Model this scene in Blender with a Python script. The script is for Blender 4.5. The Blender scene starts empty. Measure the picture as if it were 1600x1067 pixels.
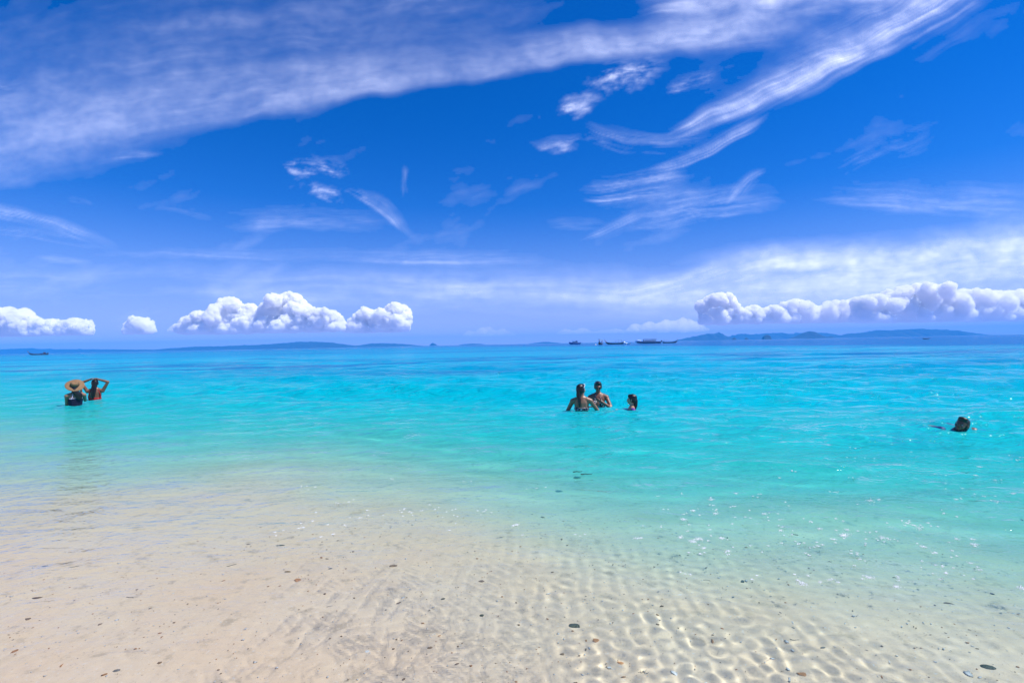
import bpy, bmesh, math, random
import numpy as np
from mathutils import Vector, Matrix

sc = bpy.context.scene
COL = sc.collection
R = math.radians
rng = np.random.default_rng(7)
random.seed(7)

# ------------------------------------------------------------------ camera
CAM_H = 1.35
cam_d = bpy.data.cameras.new('camera')
cam = bpy.data.objects.new('camera', cam_d)
COL.objects.link(cam)
sc.camera = cam
cam_d.sensor_width = 36.0
cam_d.lens = 18.0
cam_d.clip_start = 0.05
cam_d.clip_end = 420000.0
ROLL, PITCH = R(1.11), R(0.29)
_r = Vector((math.cos(ROLL), 0, -math.sin(ROLL)))
_f = Vector((0, math.cos(PITCH), math.sin(PITCH)))
_u = _r.cross(_f).normalized()
_r = _f.cross(_u).normalized()
M = Matrix((_r, _u, -_f)).transposed().to_4x4()
M.translation = (0, 0, CAM_H)
cam.matrix_world = M

# ------------------------------------------------------------------ sun, exposure
SUN_EL, SUN_AZ = R(59), R(103)            # azimuth measured from +Y towards +X
sun_d = bpy.data.lights.new('sun', 'SUN')
sun_d.energy = 5.0
sun_d.angle = R(0.5)
sun_d.color = (1.0, 0.965, 0.91)
sun_d.cycles.is_caustics_light = True
sun = bpy.data.objects.new('sun', sun_d)
COL.objects.link(sun)
SUN_DIR = Vector((math.sin(SUN_AZ) * math.cos(SUN_EL), math.cos(SUN_AZ) * math.cos(SUN_EL), math.sin(SUN_EL)))
sun.rotation_euler = SUN_DIR.to_track_quat('Z', 'Y').to_euler()
vs = sc.view_settings
vs.view_transform = 'Standard'
vs.look = 'None'
vs.exposure = 0.12
vs.gamma = 1.0
vs.use_curve_mapping = False
cy = sc.cycles
cy.use_denoising = True
cy.caustics_refractive = True
cy.caustics_reflective = False
cy.max_bounces = 26
cy.diffuse_bounces = 3
cy.glossy_bounces = 3
cy.transmission_bounces = 8
cy.transparent_max_bounces = 24
cy.volume_bounces = 24
cy.blur_glossy = 0.5
cy.sample_clamp_indirect = 6.0


# ------------------------------------------------------------------ node helper
class NT:
    """tiny expression builder over a node tree"""
    def __init__(self, tree):
        self.t = tree

    def new(self, kind, **kw):
        n = self.t.nodes.new(kind)
        for k, v in kw.items():
            setattr(n, k, v)
        return n

    def put(self, sock, v):
        if isinstance(v, V):
            self.t.links.new(v.s, sock)
        elif isinstance(v, bpy.types.NodeSocket):
            self.t.links.new(v, sock)
        elif v is not None:
            sock.default_value = v

    def math(self, op, *a, clamp=False):
        n = self.new('ShaderNodeMath', operation=op, use_clamp=clamp)
        for i, v in enumerate(a):
            self.put(n.inputs[i], v)
        return V(self, n.outputs[0])

    def smooth(self, x, a, b):
        n = self.new('ShaderNodeMapRange', interpolation_type='SMOOTHSTEP')
        self.put(n.inputs[0], x)
        self.put(n.inputs[1], a)
        self.put(n.inputs[2], b)
        return V(self, n.outputs[0])

    def lin(self, x, a, b, c=0.0, d=1.0):
        n = self.new('ShaderNodeMapRange', clamp=True)
        for i, v in enumerate((x, a, b, c, d)):
            self.put(n.inputs[i], v)
        return V(self, n.outputs[0])

    def vec(self, x, y, z=0.0):
        n = self.new('ShaderNodeCombineXYZ')
        for i, v in enumerate((x, y, z)):
            self.put(n.inputs[i], v)
        return V(self, n.outputs[0])

    def sep(self, v):
        n = self.new('ShaderNodeSeparateXYZ')
        self.put(n.inputs[0], v)
        return [V(self, o) for o in n.outputs]

    def noise(self, v, scale=1.0, detail=4.0, rough=0.5, dist=0.0, out=0):
        n = self.new('ShaderNodeTexNoise')
        self.put(n.inputs['Vector'], v)
        self.put(n.inputs['Scale'], scale)
        self.put(n.inputs['Detail'], detail)
        self.put(n.inputs['Roughness'], rough)
        self.put(n.inputs['Distortion'], dist)
        return V(self, n.outputs[out])

    def mix(self, f, a, b, mode='MIX'):
        n = self.new('ShaderNodeMix', data_type='RGBA', blend_type=mode)
        self.put(n.inputs[0], f)
        self.put(n.inputs[6], a)
        self.put(n.inputs[7], b)
        return V(self, n.outputs[2])

    def ramp(self, f, stops, interp='LINEAR'):
        n = self.new('ShaderNodeValToRGB')
        cr = n.color_ramp
        cr.interpolation = interp
        while len(cr.elements) < len(stops):
            cr.elements.new(0.5)
        for e, (p, c) in zip(cr.elements, stops):
            e.position = p
            e.color = (c, c, c, 1) if isinstance(c, (int, float)) else tuple(c) + (1,)
        self.put(n.inputs[0], f)
        return V(self, n.outputs[0])

    def vmul(self, v, s):
        n = self.new('ShaderNodeVectorMath', operation='MULTIPLY')
        self.put(n.inputs[0], v)
        self.put(n.inputs[1], s)
        return V(self, n.outputs[0])

    def vadd(self, v, s):
        n = self.new('ShaderNodeVectorMath', operation='ADD')
        self.put(n.inputs[0], v)
        self.put(n.inputs[1], s)
        return V(self, n.outputs[0])


class V:
    def __init__(self, nt, s):
        self.nt, self.s = nt, s

    def __add__(self, o): return self.nt.math('ADD', self, o)
    def __radd__(self, o): return self.nt.math('ADD', o, self)
    def __sub__(self, o): return self.nt.math('SUBTRACT', self, o)
    def __rsub__(self, o): return self.nt.math('SUBTRACT', o, self)
    def __mul__(self, o): return self.nt.math('MULTIPLY', self, o)
    def __rmul__(self, o): return self.nt.math('MULTIPLY', o, self)
    def __truediv__(self, o): return self.nt.math('DIVIDE', self, o)
    def abs(self): return self.nt.math('ABSOLUTE', self)
    def clamp(self): return self.nt.math('ADD', self, 0.0, clamp=True)
    def max(self, o): return self.nt.math('MAXIMUM', self, o)
    def min(self, o): return self.nt.math('MINIMUM', self, o)
    def pow(self, o): return self.nt.math('POWER', self, o)


def mk(name):
    m = bpy.data.materials.new(name)
    m.use_nodes = True
    m.node_tree.nodes.clear()
    t = NT(m.node_tree)
    out = t.new('ShaderNodeOutputMaterial')
    return m, t, out


# ------------------------------------------------------------------ world: sky and high cirrus
world = bpy.data.worlds.new("World")
sc.world = world
world.use_nodes = True
world.node_tree.nodes.clear()
w = NT(world.node_tree)
w_out = w.new('ShaderNodeOutputWorld')
w_bg = w.new('ShaderNodeBackground')
SKY_STRENGTH = 0.12
w_bg.inputs[1].default_value = SKY_STRENGTH
sky = w.new('ShaderNodeTexSky')
sky.sky_type = 'NISHITA'
sky.sun_disc = False
sky.sun_elevation = SUN_EL
sky.sun_rotation = SUN_AZ
sky.air_density = 1.0
sky.dust_density = 0.3
sky.ozone_density = 4.0
tc = w.new('ShaderNodeTexCoord')
D = V(w, tc.outputs['Generated'])
dx, dy, dz = w.sep(D)
elev = dz.max(0.0)
# deep saturated tropical blue: the clear-air colour, graded from the physical sky
sky_c = w.mix(1.0, V(w, sky.outputs[0]), (0.01, 0.44, 1.13, 1), 'MULTIPLY')
# moist lavender air low over the sea
low = w.ramp(elev, [(0.0, 1.0), (0.03, 0.90), (0.09, 0.60), (0.17, 0.20), (0.26, 0.0), (0.5, 0.0)], 'B_SPLINE')
S = 1.0 / SKY_STRENGTH
sky_c = w.mix(low * 0.85, sky_c, (0.50 * S, 0.52 * S, 0.92 * S, 1))

front = w.smooth(dy, 0.12, 0.45)
# thin cirrus, unshaped, over the part of the sky behind the camera
zz = dz.max(0.06)
gx, gy = dx / zz, dy / zz
gen = w.noise(w.vec(gx * 0.35 + gy * 0.2, gy * 0.9 - gx * 0.35), 1.0, 6.0, 0.6, 0.6)
gen_a = w.smooth(gen, 0.48, 0.78) * w.smooth(dz, 0.02, 0.16) * 0.6 * (1.0 - front)
sky_c = w.mix(gen_a, sky_c, (0.76 * S, 0.83 * S, 1.02 * S, 1))
w.put(w_bg.inputs[0], sky_c)
world.node_tree.links.new(w_bg.outputs[0], w_out.inputs[0])


# ------------------------------------------------------------------ object helpers
def tag(o, label=None, cat=None, group=None, kind=None):
    if label: o['label'] = label
    if cat: o['category'] = cat
    if group: o['group'] = group
    if kind: o['kind'] = kind
    return o


def empty(name, loc, rz=0.0):
    o = bpy.data.objects.new(name, None)
    o.empty_display_size = 0.1
    COL.objects.link(o)
    o.location = loc
    o.rotation_euler = (0, 0, rz)
    return o


def np_mesh(name, co, faces, smooth=True):
    """faces: (n,3) or (n,4) index array"""
    me = bpy.data.meshes.new(name)
    co = np.ascontiguousarray(co, dtype=np.float32)
    faces = np.ascontiguousarray(faces, dtype=np.int32)
    me.vertices.add(len(co))
    me.vertices.foreach_set('co', co.ravel())
    me.loops.add(faces.size)
    me.loops.foreach_set('vertex_index', faces.ravel())
    me.polygons.add(len(faces))
    me.polygons.foreach_set('loop_start', np.arange(len(faces), dtype=np.int32) * faces.shape[1])
    me.update()
    me.validate()
    if smooth:
        me.shade_smooth()
    return me


def link(name, me, mat, parent=None):
    o = bpy.data.objects.new(name, me)
    COL.objects.link(o)
    if mat and not me.materials:
        me.materials.append(mat)
    if parent:
        o.parent = parent
    return o


def bm_obj(name, bm, mat, parent=None, smooth=False):
    me = bpy.data.meshes.new(name)
    bmesh.ops.recalc_face_normals(bm, faces=bm.faces)
    bm.to_mesh(me)
    bm.free()
    if smooth:
        me.shade_smooth()
    return link(name, me, mat, parent)


# ------------------------------------------------------------------ gradient noise for arrays
_perm = np.random.default_rng(5).permutation(512).astype(np.int64)
_gang = np.random.default_rng(6).uniform(0, 2 * math.pi, 512)
_gcos, _gsin = np.cos(_gang), np.sin(_gang)


def pnoise(x, y, seed=0):
    """2-D gradient noise, about -0.7..0.7"""
    x = np.asarray(x, float)
    y = np.asarray(y, float)
    xi, yi = np.floor(x).astype(np.int64), np.floor(y).astype(np.int64)
    fx, fy = x - xi, y - yi
    ux, uy = fx * fx * fx * (fx * (fx * 6 - 15) + 10), fy * fy * fy * (fy * (fy * 6 - 15) + 10)

    def g(ix, iy, px, py):
        h_ = _perm[(_perm[(ix + seed * 37) & 511] + iy) & 511]
        return _gcos[h_] * px + _gsin[h_] * py
    n00, n10 = g(xi, yi, fx, fy), g(xi + 1, yi, fx - 1, fy)
    n01, n11 = g(xi, yi + 1, fx, fy - 1), g(xi + 1, yi + 1, fx - 1, fy - 1)
    a_ = n00 + ux * (n10 - n00)
    return a_ + uy * (n01 + ux * (n11 - n01) - a_)


def fbm(x, y, octs=4, rough=0.5, seed=0):
    s_, a_, tot = 0, 1.0, 0.0
    for o_ in range(octs):
        s_ = s_ + a_ * pnoise(x, y, seed + o_)
        tot += a_
        a_ *= rough
        x, y = x * 2.03 + 11.3, y * 2.03 - 7.1
    return s_ / tot * 1.4


def sstep(x, a_, b_):
    q_ = np.clip((x - a_) / (b_ - a_), 0, 1)
    return q_ * q_ * (3 - 2 * q_)


# ------------------------------------------------------------------ the sea bed and the waves
SN = (0.45, 0.893)                       # direction from the shore into deep water
_ds = np.array([-60, -6, 0, 1, 2, 3.4, 5, 6.66, 9.6, 14, 25, 60, 200, 600, 20000])
_dd = np.array([-4.0, -0.5, 0.03, 0.10, 0.17, 0.28, 0.45, 0.68, 1.03, 1.4, 2.0, 3.4, 5.0, 6.5, 6.9])
# how strongly the water is tinted: it carries hardly any milk of coral by the beach and more further out
_dm = np.array([0, 0, 0.0, 0.008, 0.018, 0.05, 0.22, 0.54, 1.0, 1.5, 2.2, 3.6, 5.0, 6.5, 6.9])


def shore_s(X, Y):
    s = SN[0] * X + SN[1] * Y
    return s + 0.16 * np.sin(0.9 * X + 0.4) + 0.10 * np.sin(2.1 * X - 0.7 * Y + 2.0) \
        + np.clip(s / 12, 0, 1) * 0.8 * np.sin(0.31 * X + 1.0)


def depth_at(X, Y):
    return np.interp(shore_s(X, Y), _ds, _dd)


def murk_at(X, Y):
    s = shore_s(X, Y) + 1.7 * sstep(-X, 1.0, 7.0)
    m = np.interp(s + 0.35 * np.clip(s / 5, 0, 1) * fbm(X * 0.5, Y * 0.8, 3, 0.5, 31), _ds, _dm)
    # the shelf ends along a channel out on the right
    e = 0.9 * X + 0.2 * Y + 9 * fbm(X * 0.02, Y * 0.02, 3, 0.5, 33)
    return m + 7.0 * sstep(e, 56, 96)


def fan(rows, cols, cy0=-1.5):
    A, Rr = np.meshgrid(cols, rows)
    return Rr * np.sin(A), Rr * np.cos(A) + cy0, Rr


def fan_faces(nr, nc, wrap=False):
    i = np.arange(nr * nc).reshape(nr, nc)
    if wrap:
        i = np.concatenate([i, i[:, :1]], 1)
    return np.stack([i[:-1, :-1], i[:-1, 1:], i[1:, 1:], i[1:, :-1]], -1).reshape(-1, 4)


_comp = []
_wr = np.random.default_rng(21)
for i in range(60):                      # short ripples, nearly without direction
    lam = math.exp(_wr.uniform(math.log(0.034), math.log(0.105)))
    th = _wr.uniform(0, 2 * math.pi) if i % 3 == 0 else 0.15 + _wr.normal() * 1.0
    _comp.append((lam, th, 0.0019 * lam * _wr.uniform(0.6, 1.2), _wr.uniform(0, 6.28), 0))
for i in range(26):                      # wavelets that run towards the shore
    lam = math.exp(_wr.uniform(math.log(0.26), math.log(1.9)))
    th = math.atan2(SN[1], SN[0]) + 0.25 + _wr.normal() * 0.42
    _comp.append((lam, th, 0.0062 * lam * _wr.uniform(0.6, 1.2), _wr.uniform(0, 6.28), 1))
for i in range(12):                      # longer waves further out
    lam = math.exp(_wr.uniform(math.log(1.9), math.log(8)))
    th = math.atan2(SN[1], SN[0]) + 0.2 + _wr.normal() * 0.25
    _comp.append((lam, th, 0.0060 * lam * _wr.uniform(0.6, 1.2), _wr.uniform(0, 6.28), 2))


_rings = [(-11.2, 13.1, 0.014, 0.42), (-11.9, 14.6, 0.012, 0.45), (1.38, 10.0, 0.016, 0.36), (1.80, 10.7, 0.013, 0.38), (2.36, 10.1, 0.016, 0.34), (6.4, 7.35, 0.016, 0.30)]


def wave_at(X, Y, spacing=None):
    X = np.asarray(X, float)
    Y = np.asarray(Y, float)
    s = SN[0] * X + SN[1] * Y
    near = np.clip((s - 0.2) / 3.0, 0.12, 1)
    far = np.clip((s - 2.5) / 9, 0.0, 1)
    # gusts: patches of rougher and calmer water
    gust = 0.75 + 0.35 * np.sin(0.23 * X + 0.9 * np.sin(0.11 * Y)) * np.sin(0.31 * Y + 0.17 * X + 1.0)
    # ruffled and slick patches of the fine ripples near the beach
    ruf = 0.30 + 1.0 * sstep(fbm(np.atleast_1d(X * 0.8 + 0.3 * Y), np.atleast_1d(Y * 0.8), 3, 0.6, 41), -0.35, 0.45).reshape(np.shape(X))
    Z = np.zeros_like(X)
    for lam, th, a, ph, kind in _comp:
        k = 2 * math.pi / lam
        amp = a * (near * 0.75 + 0.45 if kind == 0 else near * (0.045 + 2.0 * far) if kind == 1 else 0.85 * far)
        if kind < 2:
            amp = amp * gust
        if kind == 0:
            amp = amp * ruf
        if spacing is not None:
            amp = amp * np.clip((lam / spacing - 3.0) / 3.0, 0, 1)
        Z += amp * np.sin(k * (math.cos(th) * X + math.sin(th) * Y) + ph)
    # rings that spread from the bathers
    for bx_, by_, h_, lam in _rings:
        d_ = np.hypot(X - bx_, Y - by_)
        Z += h_ * np.exp(-(d_ / 0.75) ** 2) * np.cos(2 * math.pi * d_ / lam + bx_)
    return Z


rows_n = [3.0]
while rows_n[-1] < 7.4:
    rows_n.append(rows_n[-1] * 1.0034)
rows = [rows_n[-1]]
while rows[-1] < 14000:
    r = rows[-1]
    rows.append(r * (1.0056 if r < 18 else 1.0085 if r < 90 else 1.03))
rows_n, rows = np.array(rows_n), np.array(rows)
NCOL = 600
cols = np.radians(np.linspace(-53, 53, NCOL))
cols_n = np.radians(np.linspace(-53, 53, 2 * NCOL - 1))
NX, NY, NR = fan(rows_n, cols_n)
# ripples die out smoothly towards the coarser rows
NZ = wave_at(NX, NY, np.maximum(NR * (cols_n[1] - cols_n[0]), np.gradient(rows_n)[:, None]) * (1 + sstep(NR, 3.6, 7.4)))
WX, WY, WR = fan(rows[1:], cols)
WZ = wave_at(WX, WY, np.maximum(WR * (cols[1] - cols[0]), np.gradient(rows)[1:, None]))
for arr in (NX, NY, NZ):                 # the fine rows close up on the coarser ones without a gap
    arr[-1, 1::2] = 0.5 * (arr[-1, 0:-1:2] + arr[-1, 2::2])
nn = NX.size
ia = np.arange(nn).reshape(NX.shape)
ib = np.concatenate([ia[-1:, ::2], nn + np.arange(WX.size).reshape(WX.shape)], 0)


def quads(i):
    return np.stack([i[:-1, :-1], i[:-1, 1:], i[1:, 1:], i[1:, :-1]], -1).reshape(-1, 4)


wco = np.concatenate([np.stack([a_.ravel(), b_.ravel(), c_.ravel()], -1) for a_, b_, c_ in ((NX, NY, NZ), (WX, WY, WZ))])
def water_z(x, y):
    """height of the water as its mesh has it"""
    x, y = np.asarray(x, float), np.asarray(y, float)
    r_ = np.hypot(x, y + 1.5)
    sp = np.where(r_ < 7.4, r_ * 0.0034 * (1 + sstep(r_, 3.6, 7.4)), r_ * np.where(r_ < 18, 0.0056, 0.0085))
    return wave_at(x, y, np.maximum(sp, 0.004))


water_me = np_mesh('water', wco, np.concatenate([quads(ia), quads(ib)]))
dep = murk_at(wco[:, 0], wco[:, 1])
att = water_me.attributes.new('murk', 'FLOAT', 'POINT')
att.data.foreach_set('value', dep.astype(np.float32))

# water: refraction tinted by how much water the light crosses, the back-scatter of the body, Fresnel reflection
m_water, t, out = mk('sea_water')
geo = t.new('ShaderNodeNewGeometry')
pos = V(t, geo.outputs['Position'])
an = t.new('ShaderNodeAttribute')
an.attribute_name = 'murk'
dp = V(t, an.outputs['Fac']).max(0.0)
pxx, pyy, pzz = t.sep(pos)
tint = t.vec(t.math('EXPONENT', dp * -2.25), t.math('EXPONENT', dp * -0.10), t.math('EXPONENT', dp * -0.035))
# wind and reef patches out at sea
patch = t.noise(t.vec(pxx * 0.013 + pyy * 0.008, pyy * 0.055 - pxx * 0.012), 1.0, 4.0, 0.55)
patch = t.smooth(patch, 0.47, 0.66)
reef = t.noise(t.vec(pxx * 0.045 + pyy * 0.03, pyy * 0.20 - pxx * 0.03), 1.0, 4.0, 0.6)
reef = t.smooth(reef, 0.40, 0.62) * t.smooth(pyy, 24.0, 34.0) * t.smooth(pyy, 64.0, 46.0)
patch = patch.max(reef)
body = t.ramp(t.math('LOGARITHM', dp.max(0.02), 10.0) * 0.36 + 0.62,
              [(0.0, (0.52, 0.80, 0.72)), (0.33, (0.26, 0.80, 0.74)), (0.52, (0.03, 0.68, 0.67)), (0.66, (0.0, 0.54, 0.64)),
               (0.78, (0.0, 0.40, 0.60)), (0.88, (0.0, 0.25, 0.50)), (0.95, (0.01, 0.15, 0.42))])
body = t.mix(patch * t.smooth(dp, 0.9, 2.2) * 0.85, body, (0.0, 0.16, 0.42, 1))
opac = (1.0 - t.math('EXPONENT', dp * -0.95)).clamp()
# fine wind ripples, finer than the mesh
far_f = t.math('LOGARITHM', (pyy * pyy + pxx * pxx).max(1.0), 10.0)
b1 = t.noise(t.vec(pxx * 1.6, pyy * 2.6, 0.3), 1.0, 4.0, 0.6, 0.4)
b2 = t.noise(t.vec(pxx * 5.0, pyy * 8.0, 1.3), 1.0, 3.0, 0.6, 0.3)
bh = b1 * t.lin(far_f, 1.0, 2.6, 0.03, 0.22) + b2 * t.lin(far_f, 0.8, 1.7, 0.004, 0.034)
bump = t.new('ShaderNodeBump')
bump.inputs['Strength'].default_value = 1.0
bump.inputs['Distance'].default_value = 1.0
t.put(bump.inputs['Height'], bh)
refr = t.new('ShaderNodeBsdfRefraction')
refr.inputs['IOR'].default_value = 1.33
refr.inputs['Roughness'].default_value = 0.0
t.put(refr.inputs['Color'], tint)
dif = t.new('ShaderNodeBsdfDiffuse')
t.put(dif.inputs['Color'], body)
t.put(dif.inputs['Normal'], bump.outputs[0])
mx = t.new('ShaderNodeMixShader')
t.put(mx.inputs[0], opac)
t.put(mx.inputs[1], refr.outputs[0])
t.put(mx.inputs[2], dif.outputs[0])
gl = t.new('ShaderNodeBsdfGlossy')
gl.inputs['Roughness'].default_value = 0.06
t.put(gl.inputs['Normal'], bump.outputs[0])
fr = t.new('ShaderNodeFresnel')
fr.inputs['IOR'].default_value = 1.33
t.put(fr.inputs['Normal'], bump.outputs[0])
mx2 = t.new('ShaderNodeMixShader')
t.put(mx2.inputs[0], V(t, fr.outputs[0]) * 0.76)
t.put(mx2.inputs[1], mx.outputs[0])
t.put(mx2.inputs[2], gl.outputs[0])
t.put(out.inputs['Surface'], mx2.outputs[0])
water = link('water', water_me, m_water)
tag(water, 'clear turquoise sea over pale sand', kind='structure')
water.cycles.is_caustics_caster = True

# sand
srows = [0.02, 0.6, 1.2]
r = 1.8
while r < 14000:
    srows.append(r)
    r *= (1.013 if r < 14 else 1.03 if r < 100 else 1.08)
srows = np.array(srows)
scols = np.radians(np.concatenate([np.linspace(-75, 75, 400), np.linspace(75, 285, 60)[1:-1]]))
SX, SY, SR = fan(srows, scols)


def sand_z(X, Y):
    X = np.asarray(X, float)
    Y = np.asarray(Y, float)
    z = -depth_at(X, Y)
    # trampled hollow and low sand waves
    z = z + 0.006 * np.sin(3.1 * X + 1.7 * np.sin(1.3 * Y)) * np.sin(2.3 * Y - 0.8 * X)
    z = z - 0.035 * np.exp(-(((X - 0.27) / 0.16) ** 2 + ((Y - 3.46) / 0.10) ** 2))
    z = z - 0.018 * np.exp(-(((X + 0.95) / 0.20) ** 2 + ((Y - 3.0) / 0.09) ** 2))
    return z


SZ = sand_z(SX, SY)
nearm = SR < 16
SZ[nearm] += 0.009 * fbm(SX[nearm] * 2.3, SY[nearm] * 2.3, 2, 0.5, 3) + 0.006 * fbm(SX[nearm] * 7, SY[nearm] * 7, 3, 0.55, 9)
sand_me = np_mesh('sand', np.stack([SX, SY, SZ], -1).reshape(-1, 3), fan_faces(len(srows), len(scols), True))
m_sand, t, out = mk('coral_sand')
geo = t.new('ShaderNodeNewGeometry')
pos = V(t, geo.outputs['Position'])
n1 = t.noise(pos, 1.1, 5.0, 0.6)
n2 = t.noise(pos, 9.0, 5.0, 0.65)
n3 = t.noise(pos, 70.0, 3.0, 0.7)
col = t.mix(t.smooth(n1, 0.3, 0.7), (0.93, 0.74, 0.52, 1), (0.93, 0.69, 0.46, 1))
col = t.mix(t.smooth(n2, 0.54, 0.72) * 0.75, col, (0.58, 0.45, 0.31, 1))
col = t.mix(t.smooth(n3, 0.58, 0.76) * 0.6, col, (0.45, 0.35, 0.26, 1))
col = t.mix(t.smooth(n3, 0.42, 0.28) * 0.6, col, (0.95, 0.90, 0.82, 1))
pb = t.new('ShaderNodeBsdfPrincipled')
t.put(pb.inputs['Base Color'], col)
pb.inputs['Roughness'].default_value = 0.95
pb.inputs['Specular IOR Level'].default_value = 0.1
bump = t.new('ShaderNodeBump')
bump.inputs['Strength'].default_value = 0.6
bump.inputs['Distance'].default_value = 0.006
t.put(bump.inputs['Height'], n3 * 0.5 + n2)
t.put(pb.inputs['Normal'], bump.outputs[0])
t.put(out.inputs['Surface'], pb.outputs[0])
sand = link('sand', sand_me, m_sand)
tag(sand, 'pale sea bed of coral sand', kind='structure')
sand.cycles.is_caustics_receiver = True


# ------------------------------------------------------------------ cirrus: a thin sheet of ice cloud high over the sea
def sky_dir(px, py):
    """photo pixel -> direction slopes (X/Y, Z/Y) in the world"""
    d = M.to_3x3() @ Vector(((px - 800) / 800, (533.5 - py) / 800, -1))
    return d.x / d.y, d.z / d.y


CU, CV = 1000, 350
gu, gv = np.meshgrid(np.linspace(-1.32, 1.32, CU), 0.02 + (0.96 - 0.02) * np.linspace(0, 1, CV) ** 1.15)
clear = np.ones_like(gu)
_wx = fbm(gu * 5, gv * 7, 3, 0.5, 40)
_wy = fbm(gu * 5, gv * 7, 3, 0.5, 50)
_n_stroke = [0]


def stroke(p0, p1, w0, w1, amt, bend=0.0, up=1.0, dn=1.0, e0=0.15, e1=0.15, fib=(3.0, 30.0), lo=0.35, hi=0.7,
           ragged=0.7, warp=0.012, taper=0.6, fine=0.6):
    """one fall-streak p0 -> p1: half widths in px, up / dn scale how far it fades above / below its axis"""
    global clear
    if max(w0, w1) < 50:
        w0, w1 = w0 * 0.8, w1 * 0.8
        e0, e1, ragged, amt = max(e0, 0.3), max(e1, 0.3), ragged * 1.25, amt * 0.92
    sd = _n_stroke[0] * 3 + 60
    _n_stroke[0] += 1
    (ax, ay), (bx, by) = sky_dir(*p0), sky_dir(*p1)
    L = math.hypot(bx - ax, by - ay)
    ex, ey = (bx - ax) / L, (by - ay) / L
    reach = (max(w0, w1) * max(up, dn) * 1.5 + abs(bend)) / 800 + 0.06
    qx, qy = gu - ax, gv - ay
    t_ = (qx * ex + qy * ey) / L
    n_ = qy * ex - qx * ey
    m_ = (t_ > -0.3) & (t_ < 1.3) & (np.abs(n_) < reach * 1.6)
    if not m_.any():
        return
    t_, n_ = t_[m_], n_[m_]
    n_ = n_ + _wy[m_] * warp
    t_ = t_ + _wx[m_] * warp * 1.2 / L
    n_ = n_ - np.clip(t_, 0, 1) * (1 - np.clip(t_, 0, 1)) * (4 * bend / 800)
    wd = (w0 + (w1 - w0) * np.clip(t_, 0, 1)) / 800
    tc_ = np.clip(t_, 0, 1)
    wd = wd * (1 - taper * np.abs(2 * tc_ - 1) ** 3)
    # long fibres along the streak: they fray its edges and ends and split it into strands
    fa, fb = t_ * L * fib[0], n_ * fib[1]
    sh = fbm(fa * 0.4 + 1.3 * sd, fb * 0.3, 2, 0.5, sd + 7) * 0.3      # strands wander
    f1 = fbm(fa + 3.1 * sd, fb * 1.5 + sh, 5, 0.62, sd)
    f2 = fbm(fa * 0.7 + 1.7 * sd, fb * 0.45, 4, 0.55, sd + 1)
    f3 = fbm(fa * 1.6 + 0.7 * sd, fb * 4.2 + 2 * sh, 4, 0.62, sd + 2)
    q = n_ / wd + (f2 * 0.8 + f1 * 0.5) * ragged
    prof = sstep(q, 1.15 * up, -0.1 * up) * sstep(q, -1.15 * dn, 0.1 * dn)
    te = t_ + (f1 + f2) * 0.2 * ragged
    prof = prof * sstep(te, -0.02, e0) * sstep(te, 1.02, 1 - e1)
    soft = sstep(0.5 + 0.5 * f1 + 0.4 * f2, lo - 0.05, hi + 0.12)
    strand = sstep(0.5 + 0.40 * f1 + 0.50 * f3, 0.30, 0.92)
    f = soft * (1 - fine) + fine * (0.25 + 0.75 * soft) * strand * 1.35
    patchy = 0.72 + 0.55 * fbm(gu[m_] * 16 + sd, gv[m_] * 24, 3, 0.6, 300)
    clear[m_] *= 1 - np.clip(prof ** 1.25 * f * amt * patchy, 0, 1)


# broad sheet sweeping over the upper left with a sharp lower edge
BR = dict(taper=0.0, warp=0.006)
stroke((-260, 306), (380, 160), 150, 120, 0.32, bend=-6, up=1.9, dn=0.42, e0=0.01, e1=0.45, fib=(1.3, 6), lo=-0.1, hi=0.85, ragged=0.35, fine=0.22, **BR)
stroke((-60, 238), (790, 92), 62, 40, 0.56, bend=-14, up=1.9, dn=0.42, e0=0.12, e1=0.35, fib=(1.2, 8), lo=-0.1, hi=0.85, ragged=0.25, fine=0.22, **BR)
stroke((330, 172), (1120, 66), 40, 34, 0.56, bend=8, up=1.7, dn=0.7, e0=0.4, e1=0.2, fib=(1.3, 9), lo=-0.1, hi=0.8, ragged=0.28, fine=0.22, **BR)
stroke((660, 102), (1330, 34), 34, 56, 0.70, bend=-6, up=1.2, dn=0.75, e0=0.35, e1=0.3, fib=(1.5, 11), lo=-0.1, hi=0.75, ragged=0.38, fine=0.25, **BR)
stroke((60, 70), (900, 10), 105, 60, 0.26, bend=12, up=2.0, dn=1.6, e0=0.35, e1=0.3, fib=(1.2, 7), lo=0.1, hi=0.85, ragged=0.55, fine=0.3, **BR)
stroke((-30, 124), (150, 142), 8, 20, 0.4, e0=0.02, e1=0.5)
# bright feathered mass at the upper right
stroke((985, 36), (1720, -60), 62, 48, 0.84, bend=10, up=2.0, dn=0.8, e0=0.12, e1=0.12, fib=(1.4, 11), lo=-0.05, hi=0.72, ragged=0.38, fine=0.25, **BR)
stroke((1052, 206), (1530, -40), 24, 128, 0.82, bend=-10, up=0.62, dn=0.62, e0=0.10, e1=0.1, fib=(1.2, 26), lo=0.05, hi=0.72, ragged=0.5, taper=0.15, fine=0.5)
stroke((1180, 126), (1420, 46), 26, 50, 0.50, bend=-8, up=1.0, dn=0.75, e0=0.3, e1=0.2, fib=(1.4, 36), lo=0.15, hi=0.72, ragged=0.6)
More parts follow.
